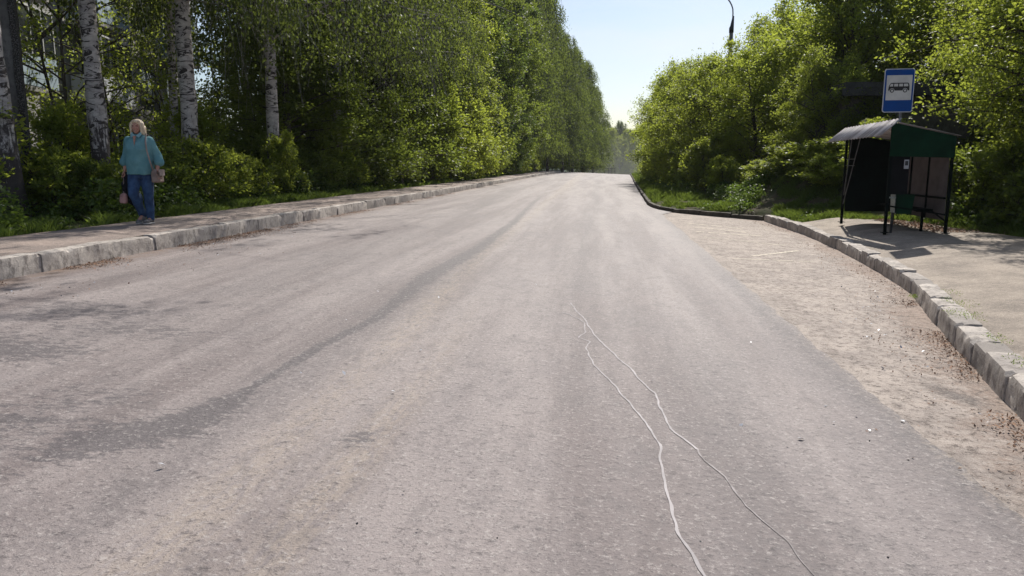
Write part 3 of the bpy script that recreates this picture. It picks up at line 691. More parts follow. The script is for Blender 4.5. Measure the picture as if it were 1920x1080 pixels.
for i, (x, y, s) in enumerate([(-9.3, 23.2, 1.0), (-9.0, 25.9, .9), (-9.2, 30.2, .9), (-8.9, 33.2, 1.0), (-8.8, 37.0, .9), (-8.6, 41, .9), (-8.4, 45, .9), (-8.4, 50, 1.2), (-8.3, 56, 1.3), (-8.2, 62, 1.3), (-8.0, 69, 1.3), (-7.9, 76, 1.4)]):
    shrub([shB, shA, shC][i % 3], x, y, s, 'shrub at the foot of the left tree wall, %s beyond the near birches' % ordn[i], 'shrubs at the foot of the left tree wall')
for i, (x, y, s) in enumerate([(7.1, 24.3, 1.15), (8.3, 23.6, 1.15), (6.1, 25.2, 1.0), (7.6, 22.4, .8), (5.6, 26.8, .8), (6.6, 23.3, .7), (9.0, 21.6, .6)]):
    shrub(shC if i % 2 else shA, x, y, s*1.1, 'leafy shrub on the mound left of the bus shelter, %s' % ['on its crest', 'right by the shelter', 'on its left shoulder', 'low in front', 'low on its left foot', 'on its front slope', 'behind the shelter'][i], 'shrubs on the grassy mound', sz=s*.58)
for i, (x, y, s) in enumerate([(8.4, 19.0, 1.1), (8.9, 17.2, 1.2), (8.6, 15.4, 1.0), (9.2, 13.8, 1.1), (8.9, 12.3, .9), (9.9, 11.4, 1.1)]):
    shrub(shB, x, y, s, 'dark shrub on the bank right of the bus shelter, %s coming nearer' % ordn[i], 'dark shrubs right of the shelter')
for i, (x, y, s) in enumerate([(-8.6, 84, 1.5), (-8.3, 92, 1.6), (-8, 100, 1.7), (-7.6, 107, 1.7), (-7.4, 114, 1.8), (-6.4, 119, 1.8), (-5.2, 124, 1.8), (-10.5, 96, 2), (-10, 108, 2), (-9.5, 120, 2.2), (-3.4, 129, 1.8), (-12, 126, 2.4)]):
    shrub([shC, shA][i % 2], x, y, s, 'far shrub under the weeping birches near the brow, %s going away' % ordn[i], 'far shrubs under the weeping birches')
for i, (x, y, s) in enumerate([(4.8, 30.5, .9), (4.5, 33.5, 1.0), (4.3, 37, 1.0), (4.4, 41, 1.1), (4.4, 46, 1.1), (4.4, 52, 1.2), (4.6, 59, 1.3), (5.0, 67, 1.3), (5.5, 77, 1.5), (6.1, 89, 1.6), (6.8, 102, 1.6)]):
    shrub([shA, shC, shB][i % 3], x, y, s, 'low shrub at the right kerb under the box elders, %s going away' % ordn[i], 'low shrubs along the right kerb')

# ground cover, grass, litter: nobody could count these
def cover(name, boxes, leaf, mat, lab, seed, hmax=.4, cond=None):
    r = np.random.RandomState(seed); P = []
    for (x0, x1, y0, y1, n, hm) in boxes:
        x = r.uniform(x0, x1, n); y = r.uniform(y0, y1, n)
        c = fbm(x*1.3+5, y*1.3, 3); k = c > .40; 
        if cond is not None: k &= cond(x, y)
        x, y, c = x[k], y[k], c[k]
        z = ground(x, y)+r.rand(len(x))**.8*hm*sstep(.38, .62, c)*1.3+.01
        P.append(np.stack([x, y, z], 1))
    P = np.concatenate(P)
    me = leaf_mesh(name, P, leaf, r, up=1.0, droop=-.1)
    return tag(link(name, me, M[mat]), lab, 'undergrowth', kind='stuff')
cover('undergrowth', [(-13, -8.25, 7, 16, 42000, .55), (-13.5, -8.35, 16, 28, 36000, .6), (-12, -8.3, 28, 60, 24000, .6)], .085, 'weed', 'leafy nettles and low weeds covering the ground under the left trees', 5)
cover('bank_undergrowth', [(4.2, 10.5, 21.2, 31, 74000, .40), (3.0, 8.0, 20.3, 27, 9000, .16), (7.3, 12, 9, 21.2, 60000, .5), (3.2, 8, 31, 60, 26000, .5), (4, 9, 60, 110, 12000, .7)], .085, 'weed', 'leafy weeds covering the bank behind the bus shelter and the right kerb', 6,
      cond=lambda x, y: ((x > bankx(y)-.2) | ((x > kerbx(y)+.5) & (y > 20))) & ~((np.hypot((x-5.6)/.9, (y-23.9)/1.0) < 1)))
def vine(seed):
    r = np.random.RandomState(seed); n = 26000; u = r.uniform(-.5, 5.0, n); z = r.uniform(-.6, 2.6, n)
    k = fbm(u*1.1+3, z*1.1, 4)+.10*np.abs(u-2.0)+.05*(z < .8)+.0 > .52+.10*(z > 1.6+1.2*(fbm(u*1.7, u*0+4)-.2)); u, z = u[k], z[k]
    P = np.stack([7.9+u, 26.2-.30*r.rand(len(u))-.08, 1.2+z], 1)
    me = leaf_mesh('climbing_plant', P, .09, r, up=.5, droop=.6); return tag(link('climbing_plant', me, M['leafA']), 'dark climbing plant hanging over the concrete hut wall', 'climber')
vine(3)
def grass(name, boxes, lab, seed, cond=None):
    r = np.random.RandomState(seed); PX = []; PH = []
    for (x0, x1, y0, y1, n, h) in boxes:
        x = r.uniform(x0, x1, n); y = r.uniform(y0, y1, n); c = fbm(x*2.1+1, y*2.1+8, 3); k = c > .36+.16*r.rand(n)
        if cond is not None: k &= cond(x, y)
        x, y, c = x[k], y[k], c[k]
        PX.append(np.stack([x, y, ground(x, y)-.01], 1)); PH.append(h*(.4+1.2*sstep(.35, .65, c))*r.uniform(.5, 1.3, len(x)))
    P = np.concatenate(PX); h = np.concatenate(PH)[:, None]; n = len(P)
    az = r.uniform(0, 6.28, n); s = np.stack([np.cos(az), np.sin(az), 0*az], 1); dl = r.normal(size=(n, 3))*.5; dl[:, 2] = 0
    w = np.clip(.006+np.hypot(P[:, 0], P[:, 1])*.00035, .007, .03)[:, None]
    m = P+np.array([0, 0, .6])*h+dl*h*.35; t = P+np.array([0, 0, .95])*h+dl*h*.95
    V = np.stack([P-s*w*.5, P+s*w*.5, m+s*w*.4, t, m-s*w*.4], 1).reshape(-1, 3)
    F = np.arange(n*5).reshape(n, 5)
    me = np_mesh(name, V, F, dict(tint=np.repeat(np.clip(r.normal(.5, .25, n), 0, 1), 5))); 
    return tag(link(name, me, M['grass']), lab, 'grass', kind='stuff')
grass('grass', [(-8.9, -7.78, 6, 20, 42000, .13), (-8.8, -7.75, 20, 45, 42000, .14), (-8.6, -7.7, 45, 100, 16000, .18)], 'short grass strip between the left sidewalk and the trees', 8)
grass('grass_verge', [(2.0, 7.8, 18.7, 28.5, 120000, .12), (1.9, 4.2, 28, 60, 40000, .17), (2.8, 6, 60, 110, 12000, .22), (6.6, 9, 9, 18.7, 26000, .16)], 'sunlit grass verge between the bus bay kerb and the mound', 9,
      cond=lambda x, y: (x > kerbx(y)+.17) & (x > np.interp(y, [18.6, 19.6], [6.6, 4.6])*(y < 19.6)) & (x < bankx(y)+1.8) & ~((np.hypot((x-4.4)/.9, (y-22.6)/.5) < 1) & (fbm(x*4, y*4) > .4))
      & ((y > 18.7) | (x > np.interp(y, [9, 13, 15, 18.6], [8.9, 8.0, 7.5, 7.0]))))
def tuft(name, spots, lab, seed):
    r = np.random.RandomState(seed); P = []
    for (x, y, z, rad, n) in spots:
        a = r.uniform(0, 6.28, n); q = rad*r.rand(n)**.7; P.append(np.stack([x+q*np.cos(a)*.5, y+q*np.sin(a), np.full(n, z)+.03*r.rand(n)], 1))
    me = leaf_mesh(name, np.concatenate(P), .022, r, up=.6, droop=-.7, wr=.25)
    return tag(link(name, me, M['grass']), lab, 'weeds', kind='stuff')
tuft('kerb_weeds', [(3.35, 7.2, -.04, .3, 160), (3.62, 7.9, -.05, .3, 140), (2.95, 5.4, -.03, .25, 120), (3.85, 8.6, -.06, .2, 60), (3.72, 9.2, -.22, .16, 160), (3.15, 6.2, -.035, .2, 80)], 'tiny green weeds sprouting in the joint behind the right kerb', 12)
def litter(name, spots, size, mat, lab, seed, zf, cat='litter', wr=.5):
    r = np.random.RandomState(seed); P = []
    for (fx, y0, y1, spread, n) in spots:
        y = r.uniform(y0, y1, n); x = fx(y)+spread*np.abs(r.normal(size=n)); k = fbm(x*1.5, y*1.2, 3) > .42; x, y = x[k], y[k]
        P.append(np.stack([x, y, zf(x, y)+.008], 1))
    me = leaf_mesh(name, np.concatenate(P), size, r, up=4, droop=0, wr=wr)
    return tag(link(name, me, M[mat]), lab, cat, kind='stuff')
litter('leaf_litter', [(lambda y: -6.13+0*y, 5, 14, .16, 5200), (lambda y: -6.13+0*y, 14, 30, .15, 3600), (lambda y: -6.1+0*y, 5, 14, .5, 700),
                       (lambda y: kerbx(y)-.04, 3.5, 12, -.35, 1100), (lambda y: kerbx(y)-.03, 3.5, 9, -.10, 1500), (lambda y: kerbx(y)-.04, 12, 22, -.4, 900)], .024, 'litter', 'reddish brown catkins and dry bits gathered along both kerbs', 14, lambda x, y: zroad(x, y))
litter('pale_scraps', [(lambda y: -5.9+0*y, 6, 20, .6, 60), (lambda y: kerbx(y)-.2, 4, 10, -.6, 70), (lambda y: -3+0*y, 3, 9, 2.0, 30)], .035, 'border', 'few pale scraps scattered on the asphalt near the kerbs', 15, lambda x, y: zroad(x, y)+.002)
litter('gravel_bits', [(lambda y: kerbx(y)-.1, 3, 12, -.5, 120), (lambda y: -1+0*y, 2.4, 6, 1.6, 14)], .012, 'dsteel', 'small dark stones scattered on the road and bus bay', 16, lambda x, y: zroad(x, y)+.002, wr=1.)
litter('dry_leaves', [(lambda y: 6.4+0*y, 15.3, 18.6, .5, 1500)], .06, 'litter', 'dry leaves and straw lying behind the bus shelter', 18, lambda x, y: ground(x, y)+.07)

# hill beyond
hx = np.linspace(-500, 500, 80); hy = np.linspace(430, 640, 20); X, Y = np.meshgrid(hx, hy)
Z = -10+np.sin((Y-430)/210*math.pi)*(34+8*(fbm(X*.01, Y*.01)-.5)+5*(fbm(X*.12, Y*.12)-.5))
tag(link('hill', grid_mesh('hill', X, Y, Z), M['hillm']), kind='structure')
#OBJECTS
# ------------------------------------------------------------------ bus shelter
sh = tag(empty('bus_shelter', (5.45, 15.14, .03)), 'dark green metal bus shelter with a corrugated canopy standing on the platform', 'bus shelter')
DX, DY = 1.10, 2.66
def part(mb, name, mat, parent=sh, **k): return mb.build(name, M[mat], parent, **k)
for (x, y, t) in [(0, 0, 2.03), (0, DY, 1.97), (DX, 0, 1.80), (DX, DY, 1.80)]:
    m = MB(); m.bar((x, y, -.03), (x, y, t), .05); m.box((x, y, .012), (.13, .13, .012)); part(m, 'post', 'green_shade', bevel=.003)
m = MB(); m.bar((0, -.035, 2.03), (0, DY+.04, 1.97), .05); m.bar((DX, -.035, 1.79), (DX, DY+.04, 1.79), .05); m.bar((0, .0, 2.02), (DX, 0, 1.76), .04); m.bar((0, DY, 1.96), (DX, DY, 1.76), .04)
m.bar((.03, 0, .52), (DX-.03, 0, .36), .03); m.bar((DX-.32, .01, .46), (DX-.02, 0, .24), .025)
part(m, 'frame', 'green_shade')
# near gable: green sheet filling the top of the end
m = MB(); m.prism([(-.035, -.036, 1.46), (DX+.03, -.036, 1.43), (DX+.03, -.036, 1.83), (.03, -.036, 2.075), (-.035, -.036, 2.06)], (0, .006, 0)); part(m, 'gable_panel', 'green')
m = MB(); m.prism([(.04, .03, .74), (.36, .03, .74), (.36, .03, 1.47), (.04, .03, 1.47)], (0, .006, 0)); o = part(m, 'narrow_side_panel', 'innerpanel')
m = MB(); m.box((.29, -.012, 1.31), (.085, .003, .17)); pap = part(m, 'notice', 'paper')
m = MB(); m.box((.29, -.0145, 1.33), (.055, .002, .085)); part(m, 'notice_print', 'dsteel', pap)
m = MB(); m.prism([(.04, DY-.03, .26), (DX-.04, DY-.03, .26), (DX-.04, DY-.03, 1.76), (.04, DY-.03, 1.95)], (0, .008, 0)); part(m, 'far_end_panel', 'green_shade')  # unlit end wall: green paint coloured as it looks in shadow
for k in range(3):
    a = .05+k*(DY-.1)/3; b = a+(DY-.1)/3-.015
    m = MB(); m.box((DX-.02+.004*(k % 2), (a+b)/2, 1.0), (.006, b-a, 1.50)); part(m, 'back_panel', 'glasspanel')
    if k: m = MB(); m.bar((DX-.035, a-.007, .24), (DX-.035, a-.007, 1.76), .028); part(m, 'mullion', 'green_shade')
m = MB(); m.bar((DX-.05, .03, .67), (DX-.05, DY-.03, .67), .035); part(m, 'back_rail', 'green_shade')
m = MB(); m.box((DX-.26, DY/2+.1, .43), (.30, DY-.5, .035)); part(m, 'bench_seat', 'green_shade', bevel=.004)
for yy in (.45, DY-.35):
    m = MB(); m.bar((DX-.26, yy, -.02), (DX-.26, yy, .415), .04); m.bar((DX-.38, yy, .40), (DX-.08, yy, .40), .03); part(m, 'bench_leg', 'green_shade')
# corrugated canopy, falling steeply towards the road, and the rear roof
def corr(a, b, c, d, n, amp, name, parent=sh):
    a, b, c, d = map(np.array, (a, b, c, d)); N = n*8; u = np.linspace(0, 1, N+1); v = np.linspace(0, 1, 3)
    nrm = np.cross(b-a, d-a); nrm = nrm/np.linalg.norm(nrm)
    P = (a[None]*(1-u[:, None])+b[None]*u[:, None])[None]*(1-v[:, None, None])+(d[None]*(1-u[:, None])+c[None]*u[:, None])[None]*v[:, None, None]
    w = (amp*np.sin(u*n*2*math.pi))[None, :, None]*nrm
    P1 = P+w; me = grid_mesh(name, P1[..., 0], P1[..., 1], P1[..., 2], smooth=False); o = link(name, me, M['corr'], parent)
    sm = o.modifiers.new('thick', 'SOLIDIFY'); sm.thickness = .004; return o
corr((.11, -.10, 2.16), (-.06, DY+.06, 2.10), (-.42, DY+.06, 1.80), (-.24, -.10, 1.845), 19, .017, 'canopy')
corr((.10, -.06, 2.085), (.10, DY+.07, 2.00), (DX+.14, DY+.07, 1.80), (DX+.10, -.06, 1.84), 26, .009, 'rear_roof')
for xy in ((.02, DY-.03), (.03, DY-.45)):
    m = MB(); m.tube([(.0, DY-.03, .42 if xy[0] < .025 else .62), (.04, DY-.80, 1.96) if xy[0] < .025 else (-.02, DY-.42, 1.98)], .010, 6)
    part(m, 'canopy_brace', 'steel')
m = MB()
for z in (1.28, 1.42): m.bar((.0, DY-.05, z), (.02, DY-.55, z), .012)
part(m, 'rung', 'steel')
# bin
lb = tag(empty('litter_bin', (5.66, 15.24, .40)), 'dark green litter bin hung on the front post of the bus shelter', 'litter bin')
m = MB(); 
def taper(m, x0, x1, y0, y1, z0, z1, t=.03):
    v = [(x0+t, y0+t, z0), (x1-t, y0+t, z0), (x1-t, y1-t, z0), (x0+t, y1-t, z0), (x0, y0, z1), (x1, y0, z1), (x1, y1, z1), (x0, y1, z1)]
    w = [(x0+t+.01, y0+t+.01, z0+.02), (x1-t-.01, y0+t+.01, z0+.02), (x1-t-.01, y1-t-.01, z0+.02), (x0+t+.01, y1-t-.01, z0+.02), (x0+.01, y0+.01, z1), (x1-.01, y0+.01, z1), (x1-.01, y1-.01, z1), (x0+.01, y1-.01, z1)]
    m.add(v+w, [(3, 2, 1, 0), (0, 1, 5, 4), (1, 2, 6, 5), (2, 3, 7, 6), (3, 0, 4, 7), (8, 9, 10, 11), (8, 12, 13, 9), (9, 13, 14, 10), (10, 14, 15, 11), (11, 15, 12, 8), (4, 5, 13, 12), (5, 6, 14, 13), (6, 7, 15, 14), (7, 4, 12, 15)])
taper(m, -.05, .28, -.12, .14, 0, .37); part(m, 'bin_body', 'green', lb)
m = MB(); m.prism([(-.058, -.10, .02), (-.058, .10, .02), (-.066, .13, .37), (-.066, -.11, .37)], (-.006, 0, 0)); part(m, 'bin_side_plate', 'bin', lb)
m = MB(); m.bar((-.18, -.06, .31), (.0, -.06, .31), .03); part(m, 'bracket', 'bin', lb)

# ------------------------------------------------------------------ bus stop sign
sg = tag(empty('bus_stop_sign', (5.62, 15.30, .03)), 'blue bus stop sign with a black bus on white rising above the shelter roof', 'sign')
m = MB(); m.tube([(0, 0, -.05), (0, 0, 2.95)], .024, 10); part(m, 'pole', 'steel', sg, smooth=True)
SW, SH = .53, .80; cx, ytop = -.09, 3.08; rot = R(-4)
plate = empty('sign_plate_axis'); bpy.data.objects.remove(plate)
def rrect(u0, u1, v0, v1, r, n=5):
    P = []
    for (cx_, cy_, a0) in [(u1-r, v1-r, 0), (u0+r, v1-r, 90), (u0+r, v0+r, 180), (u1-r, v0+r, 270)]:
        for i in range(n+1):
            a = R(a0+90*i/n); P.append((cx_+r*math.cos(a), cy_+r*math.sin(a)))
    return P
def plate_part(name, polys, off, th, mat, parent):
    m = MB()
    for P in polys:
        m.prism([(cx+(u-SW/2)*math.cos(rot), -.04-off+(u-SW/2)*math.sin(rot), ytop-v) for (u, v) in P], (0, -th, 0))
    return part(m, name, mat, parent)
pb = plate_part('sign_plate', [rrect(0, SW, 0, SH, .045)], 0, .018, 'border', sg)
bl = plate_part('blue_field', [rrect(.014, SW-.014, .014, SH-.014, .036)], .0185, .002, 'blue', pb)
wh = plate_part('white_field', [rrect(.08*SW, .92*SW, .15*SH, .72*SH, .008)], .021, .002, 'white', pb)
q = lambda L: [(a*SW, b*SH) for a, b in L]
body = q([(.15, .46), (.16, .40), (.21, .335), (.24, .322), (.79, .322), (.825, .345), (.845, .41), (.845, .50), (.79, .50), (.77, .465), (.73, .447), (.68, .447), (.64, .465), (.62, .50), (.36, .50), (.34, .465), (.30, .447), (.25, .447), (.21, .465), (.19, .50), (.15, .50)])
bk = plate_part('bus_symbol', [body], .0235, .0015, 'black', wh)
plate_part('bus_symbol_windows', [q([(.185, .405), (.225, .345), (.30, .345), (.30, .405)]), q([(.335, .345), (.465, .345), (.465, .405), (.335, .405)]), q([(.50, .345), (.625, .345), (.625, .405), (.50, .405)]), q([(.655, .345), (.785, .345), (.80, .405), (.655, .405)])], .0255, .001, 'white', wh)
circ = lambda u, v, r: [(u*SW+r*math.cos(i*math.pi/9), v*SH+r*math.sin(i*math.pi/9)) for i in range(18)]
plate_part('bus_symbol_wheel', [circ(.275, .502, .036)], .0235, .003, 'black', wh); plate_part('bus_symbol_wheel', [circ(.705, .502, .036)], .0235, .003, 'black', wh)
plate_part('bus_symbol_hub', [circ(.275, .502, .021)], .027, .001, 'white', wh); plate_part('bus_symbol_hub', [circ(.705, .502, .021)], .027, .001, 'white', wh)
for v in (.3, .6): m = MB(); m.box((-.02, -.028, ytop-v), (.10, .02, .03)); part(m, 'clamp', 'steel', sg)

# ------------------------------------------------------------------ lamp posts
lp = tag(empty('street_lamp', (6.32, 40, float(ground(6.32, 40)))), 'tall street lamp with a curved arm rising out of the box elders on the right', 'street lamp')
g0 = float(ground(6.32, 40)); m = MB(); m.tube([(0, 0, -.4), (0, 0, 8.02-g0)], [.16, .095], 10); part(m, 'pole', 'pole', lp, smooth=True)
m = MB(); m.tube([(0, 0, 7.82-g0), (0, 0, 8.05-g0), (.02, 0, 8.12-g0), (.07, 0, 8.62-g0)], [.115, .115, .095, .04], 10); part(m, 'sleeve', 'dsteel', lp, smooth=True)
pts = []
for i in range(13):
    t = i/12; pts.append((.04-1.9*max(0, t-.12)**1.55, 0, 8.50-g0+1.25*math.sin(min(1, t*1.25)*math.pi/2)**.9))
m = MB(); m.tube(pts, .032, 8); part(m, 'arm', 'steel', lp, smooth=True)
ex, _, ez = pts[-1]; m = MB(); m.tube([(ex+.05, 0, ez), (ex-.15, 0, ez+.02), (ex-.45, 0, ez+.02), (ex-.65, 0, ez)], [.05, .12, .14, .05], 10); part(m, 'lamp_head', 'steel', lp, smooth=True)

up = tag(empty('utility_pole', (-10.5, 12.6, .36)), 'concrete utility pole with pebbly edges and a smooth channel at the left edge', 'pole')
m = MB(); w0 = .21
m.prism([(-.17, -.10, -.3), (.17, -.10, -.3), (.17, .12, -.3), (-.17, .12, -.3)], (0, 0, 10.5)); part(m, 'shaft', 'pole', up)
for s_ in (-1, 1):
    m = MB(); c = s_*.145
    n = 60; v = []; f = []
    rng = random.Random(4+s_)
    for i in range(n+1):
        z = -.3+10.4*i/n; e = rng.uniform(-.006, .006)
        for (a, b) in [(-.05, -.135), (.05, -.135), (.052, -.07), (.052, .125), (-.05, .125)]: v.append((c+a+e, b+e, z))
    for i in range(n):
        for k in range(5): f.append((i*5+k, i*5+(k+1) % 5, (i+1)*5+(k+1) % 5, (i+1)*5+k))
    m.add(v, f); part(m, 'pebbled_edge', 'pebble', up)
up.rotation_euler = (0, 0, R(30))

# ------------------------------------------------------------------ apartment building
ab = tag(empty('apartment_building', (-16.2, 13.0, .0), R(14)), 'pale apartment building with white and blue balconies seen through the left trees', 'building')
BL, FH, NF = 27.4, 2.85, 5
m = MB(); m.box((-6.5, BL/2, NF*FH/2+.3), (13, BL, NF*FH+1.4)); part(m, 'wall', 'bwall', ab)
m = MB(); m.box((-6.5, BL/2, NF*FH+1.1), (13.7, BL+.6, .3)); part(m, 'roof', 'slab', ab)
for fl in range(NF):
    z0 = .75+fl*FH
    for k in range(8):
        yc = 1.7+k*3.35
        balc = (k % 3 == 1) or (k % 3 == 2 and k > 1 and fl > 0 and k != 5)
        w = 1.5 if not balc else .9
        m = MB(); 
        for (a, b, c, d) in [(-w/2-.07, w/2+.07, .75, .82), (-w/2-.07, w/2+.07, 2.13, 2.2), (-w/2-.07, -w/2, .82, 2.13), (w/2, w/2+.07, .82, 2.13), (-.03, .03, .82, 2.13)]:
            m.box((.02, yc+(a+b)/2, z0+(c+d)/2), (.08, b-a, d-c))
        fr = part(m, 'window', 'frame', ab)
        m = MB(); m.box((.012, yc, z0+1.475), (.02, w, 1.31)); part(m, 'glass', 'glass', fr)
        m = MB(); m.box((.06, yc, z0+.72), (.18, w+.3, .04)); part(m, 'sill', 'frame', fr)
        if balc and fl > 0:
            m = MB(); m.box((.62, yc, z0-.02), (1.2, 3.0, .14)); bb = part(m, 'balcony', 'bwall', ab)
            m = MB(); m.box((1.20, yc, z0+.53), (.05, 3.0, .92)); m.box((.62, yc-1.475, z0+.53), (1.1, .05, .92)); m.box((.62, yc+1.475, z0+.53), (1.1, .05, .92))
            part(m, 'balustrade', 'balc' if (k+fl) % 3 else 'balc2', bb)
            if (k+fl) % 2:
                m = MB()
                for j in range(5): m.box((1.20, yc-1.46+j*.73, z0+1.69), (.05, .05, 1.36))
                m.box((1.20, yc, z0+2.40), (.06, 3.0, .06)); part(m, 'glazing_frame', 'frame', bb)
                m = MB()
                for j in range(4): m.box((1.195, yc-1.095+j*.73, z0+1.69), (.012, .67, 1.34))
                part(m, 'glazing', 'glass', bb)
# concrete building on the right bank
cb = tag(empty('concrete_building', (7.9, 26.2, 1.0)), 'dark weathered concrete hut with a flat slab roof behind the bus stop', 'building')
m = MB(); m.box((2.4, 2.2, .9), (4.8, 4.4, 3.2)); part(m, 'wall', 'wallc', cb)
m = MB(); m.box((2.4, 2.1, 2.62), (5.3, 5.0, .22)); m.box((2.4, 1.95, 2.84), (5.1, 4.6, .2)); part(m, 'roof', 'slab', cb)
m = MB(); m.box((1.1, -.02, .3), (.9, .05, 1.7)); part(m, 'door', 'dsteel', cb)
m = MB(); m.tube([(.55, -.12, -.4), (.55, -.12, 2.45)], .04, 8); part(m, 'drainpipe', 'dsteel', cb)

# ------------------------------------------------------------------ old rail and sticks, barrier on the brow
of = tag(empty('wooden_rail', (-8.32, 31.0, .38)), 'broken grey wooden post and rail in the grass before the dark maples', 'fence')
m = MB(); m.bar((0, 0, -.1), (.02, 0, .55), .07); part(m, 'post', 'oldwood', of)
m = MB(); m.bar((-.75, -.2, .42), (.35, .1, .72), .05); part(m, 'rail', 'oldwood', of); m = MB(); m.bar((.35, .1, .72), (.55, .15, .55), .045); part(m, 'rail', 'oldwood', of)
pl = tag(empty('wooden_pallet', (-8.35, 37.0, .38), R(8)), 'grey wooden pallet leaning in the bushes beside the left sidewalk', 'pallet')
Mx = Matrix.Rotation(R(-28), 4, 'Y')
for k in range(6):
    m = MB(); a = Mx @ Vector((-.45, 0, .06+k*.2)); b = Mx @ Vector((.45, 0, .06+k*.2)); m.bar(a, b, .02, .10); part(m, 'board', 'oldwood', pl)
for k in (-.42, .42):
    m = MB(); m.bar(Mx @ Vector((k, .05, 0)), Mx @ Vector((k, .05, 1.15)), .07, .06); part(m, 'batten', 'oldwood', pl)
br = tag(empty('metal_barrier', (1.35, 122.5, float(zroad(1.3, 122.5)))), 'small dark metal barrier standing on the brow of the road', 'barrier')
for k in (-.8, -.25, .3, .8):
    m = MB(); m.bar((k, 0, 0), (k, 0, .95), .07); part(m, 'post', 'steel', br)
for z in (.5, .93):
    m = MB(); m.bar((-.82, -.04, z), (.82, -.04, z), .07); part(m, 'rail', 'steel', br)

# ------------------------------------------------------------------ the walking woman
def capsule(bm, a, b, r1, r2, n=16, flat=1.0, fdir=None):
    a = Vector(a); b = Vector(b); d = b-a; L = max(d.length, 1e-6); q = d.to_track_quat('Z', 'Y').to_matrix()
    rings = []
    for i in range(5):
        t = -math.pi/2+math.pi/2*i/4; rings.append((r1*math.sin(t), max(r1*math.cos(t), 1e-4)))
    for i in range(1, 5): rings.append((L*i/5, r1+(r2-r1)*i/5))
    for i in range(5):
        t = math.pi/2*i/4; rings.append((L+r2*math.sin(t), max(r2*math.cos(t), 1e-4)))
    vs = []
    for z, r in rings:
        vs.append([bm.verts.new(a+q @ Vector((r*math.cos(2*math.pi*k/n), r*math.sin(2*math.pi*k/n), z))) for k in range(n)])
    for i in range(len(vs)-1):
        for k in range(n): bm.faces.new((vs[i][k], vs[i][(k+1) % n], vs[i+1][(k+1) % n], vs[i+1][k]))
    bm.faces.new(vs[0][::-1]); bm.faces.new(vs[-1])
def ellip(bm, c, r, rotz=0, rotx=0):
    Mt = Matrix.Translation(c) @ Matrix.Rotation(rotz, 4, 'Z') @ Matrix.Rotation(rotx, 4, 'X') @ Matrix.Diagonal((*r, 1))
    bmesh.ops.create_uvsphere(bm, u_segments=20, v_segments=12, radius=1, matrix=Mt)
def loft(bm, rings, n=28):
    vs = []
    for (c, rx, ry, *ex) in rings:
        p = ex[0] if ex else 2.3
        R_ = []
        for k in range(n):
            t = 2*math.pi*k/n; cs, sn = math.cos(t), math.sin(t)
            R_.append(bm.verts.new((c[0]+rx*math.copysign(abs(cs)**(2/p), cs), c[1]+ry*math.copysign(abs(sn)**(2/p), sn), c[2])))
        vs.append(R_)
    for i in range(len(vs)-1):
        for k in range(n): bm.faces.new((vs[i][k], vs[i][(k+1) % n], vs[i+1][(k+1) % n], vs[i+1][k]))
    bm.faces.new(vs[0][::-1]); bm.faces.new(vs[-1])
def remesh(bm, name, mat, parent, voxel=.009, smooth=6, fold=0, fsc=7):
    bmesh.ops.recalc_face_normals(bm, faces=bm.faces)
    me = bpy.data.meshes.new(name+'_src'); bm.to_mesh(me); bm.free()
    o = bpy.data.objects.new('tmp', me); COL.objects.link(o)
    r = o.modifiers.new('r', 'REMESH'); r.mode = 'VOXEL'; r.voxel_size = voxel
    s_ = o.modifiers.new('s', 'SMOOTH'); s_.iterations = smooth; s_.factor = .5
    dg = bpy.context.evaluated_depsgraph_get(); me2 = bpy.data.meshes.new_from_object(o.evaluated_get(dg)); me2.name = name
    bpy.data.objects.remove(o)
    if fold:
        for v in me2.vertices:
            k = mnoise.noise(Vector((v.co.x*fsc*1.4, v.co.y*fsc*1.4, v.co.z*fsc*.7)))
            v.co += v.normal*k*fold
    me2.polygons.foreach_set('use_smooth', [True]*len(me2.polygons)); me2.materials.clear()
    return link(name, me2, M[mat] if mat else None, parent)
wo = tag(empty('person', (-7.23, 11.17, .402), R(8)), 'person with blond hair in a teal blouse and jeans walking on the left sidewalk', 'person')
hipR, hipL = (-.09, .01, .86), (.09, .01, .86)
kR, kL = (-.085, -.13, .485), (.095, -.015, .47)
aR, aL = (-.055, .075, .125), (.085, .03, .085)
shR, shL = (-.175, .02, 1.33), (.175, .02, 1.33)
eR, eL = (-.235, .06, 1.07), (.265, .05, 1.07)
wR, wL_ = (-.235, -.02, .86), (.285, -.05, .855)
bm = bmesh.new()
# head facing -Y
ellip(bm, (0, -.005, 1.525), (.073, .088, .095)); ellip(bm, (0, -.045, 1.475), (.055, .048, .055)); ellip(bm, (0, -.06, 1.435), (.028, .028, .022))
capsule(bm, (0, -.088, 1.515), (0, -.103, 1.492), .010, .014, 10)      # nose
for s_ in (-1, 1):
    ellip(bm, (s_*.034, -.064, 1.497), (.026, .026, .026)); ellip(bm, (s_*.073, .005, 1.505), (.012, .02, .03))
    ellip(bm, (s_*.030, -.078, 1.548), (.026, .014, .010))
ellip(bm, (0, -.086, 1.462), (.024, .012, .008)); ellip(bm, (0, -.084, 1.450), (.020, .012, .008))
capsule(bm, (0, .015, 1.47), (0, .025, 1.35), .052, .062)
capsule(bm, (-.15, .02, 1.31), (.15, .02, 1.31), .05, .05)
loft(bm, [((0, .01, .80), .16, .12), ((0, .01, 1.0), .165, .125), ((0, .0, 1.2), .165, .12), ((0, .01, 1.34), .15, .09)])
for (s_, e, w) in ((shR, eR, wR), (shL, eL, wL_)):
    capsule(bm, (s_[0]*.94, s_[1], s_[2]-.03), e, .046, .040); capsule(bm, e, w, .040, .026)
for (h, k, a) in ((hipR, kR, aR), (hipL, kL, aL)):
    capsule(bm, h, k, .085, .055); capsule(bm, k, a, .055, .036); capsule(bm, a, (a[0], a[1]-.13, a[2]-.05), .035, .026)
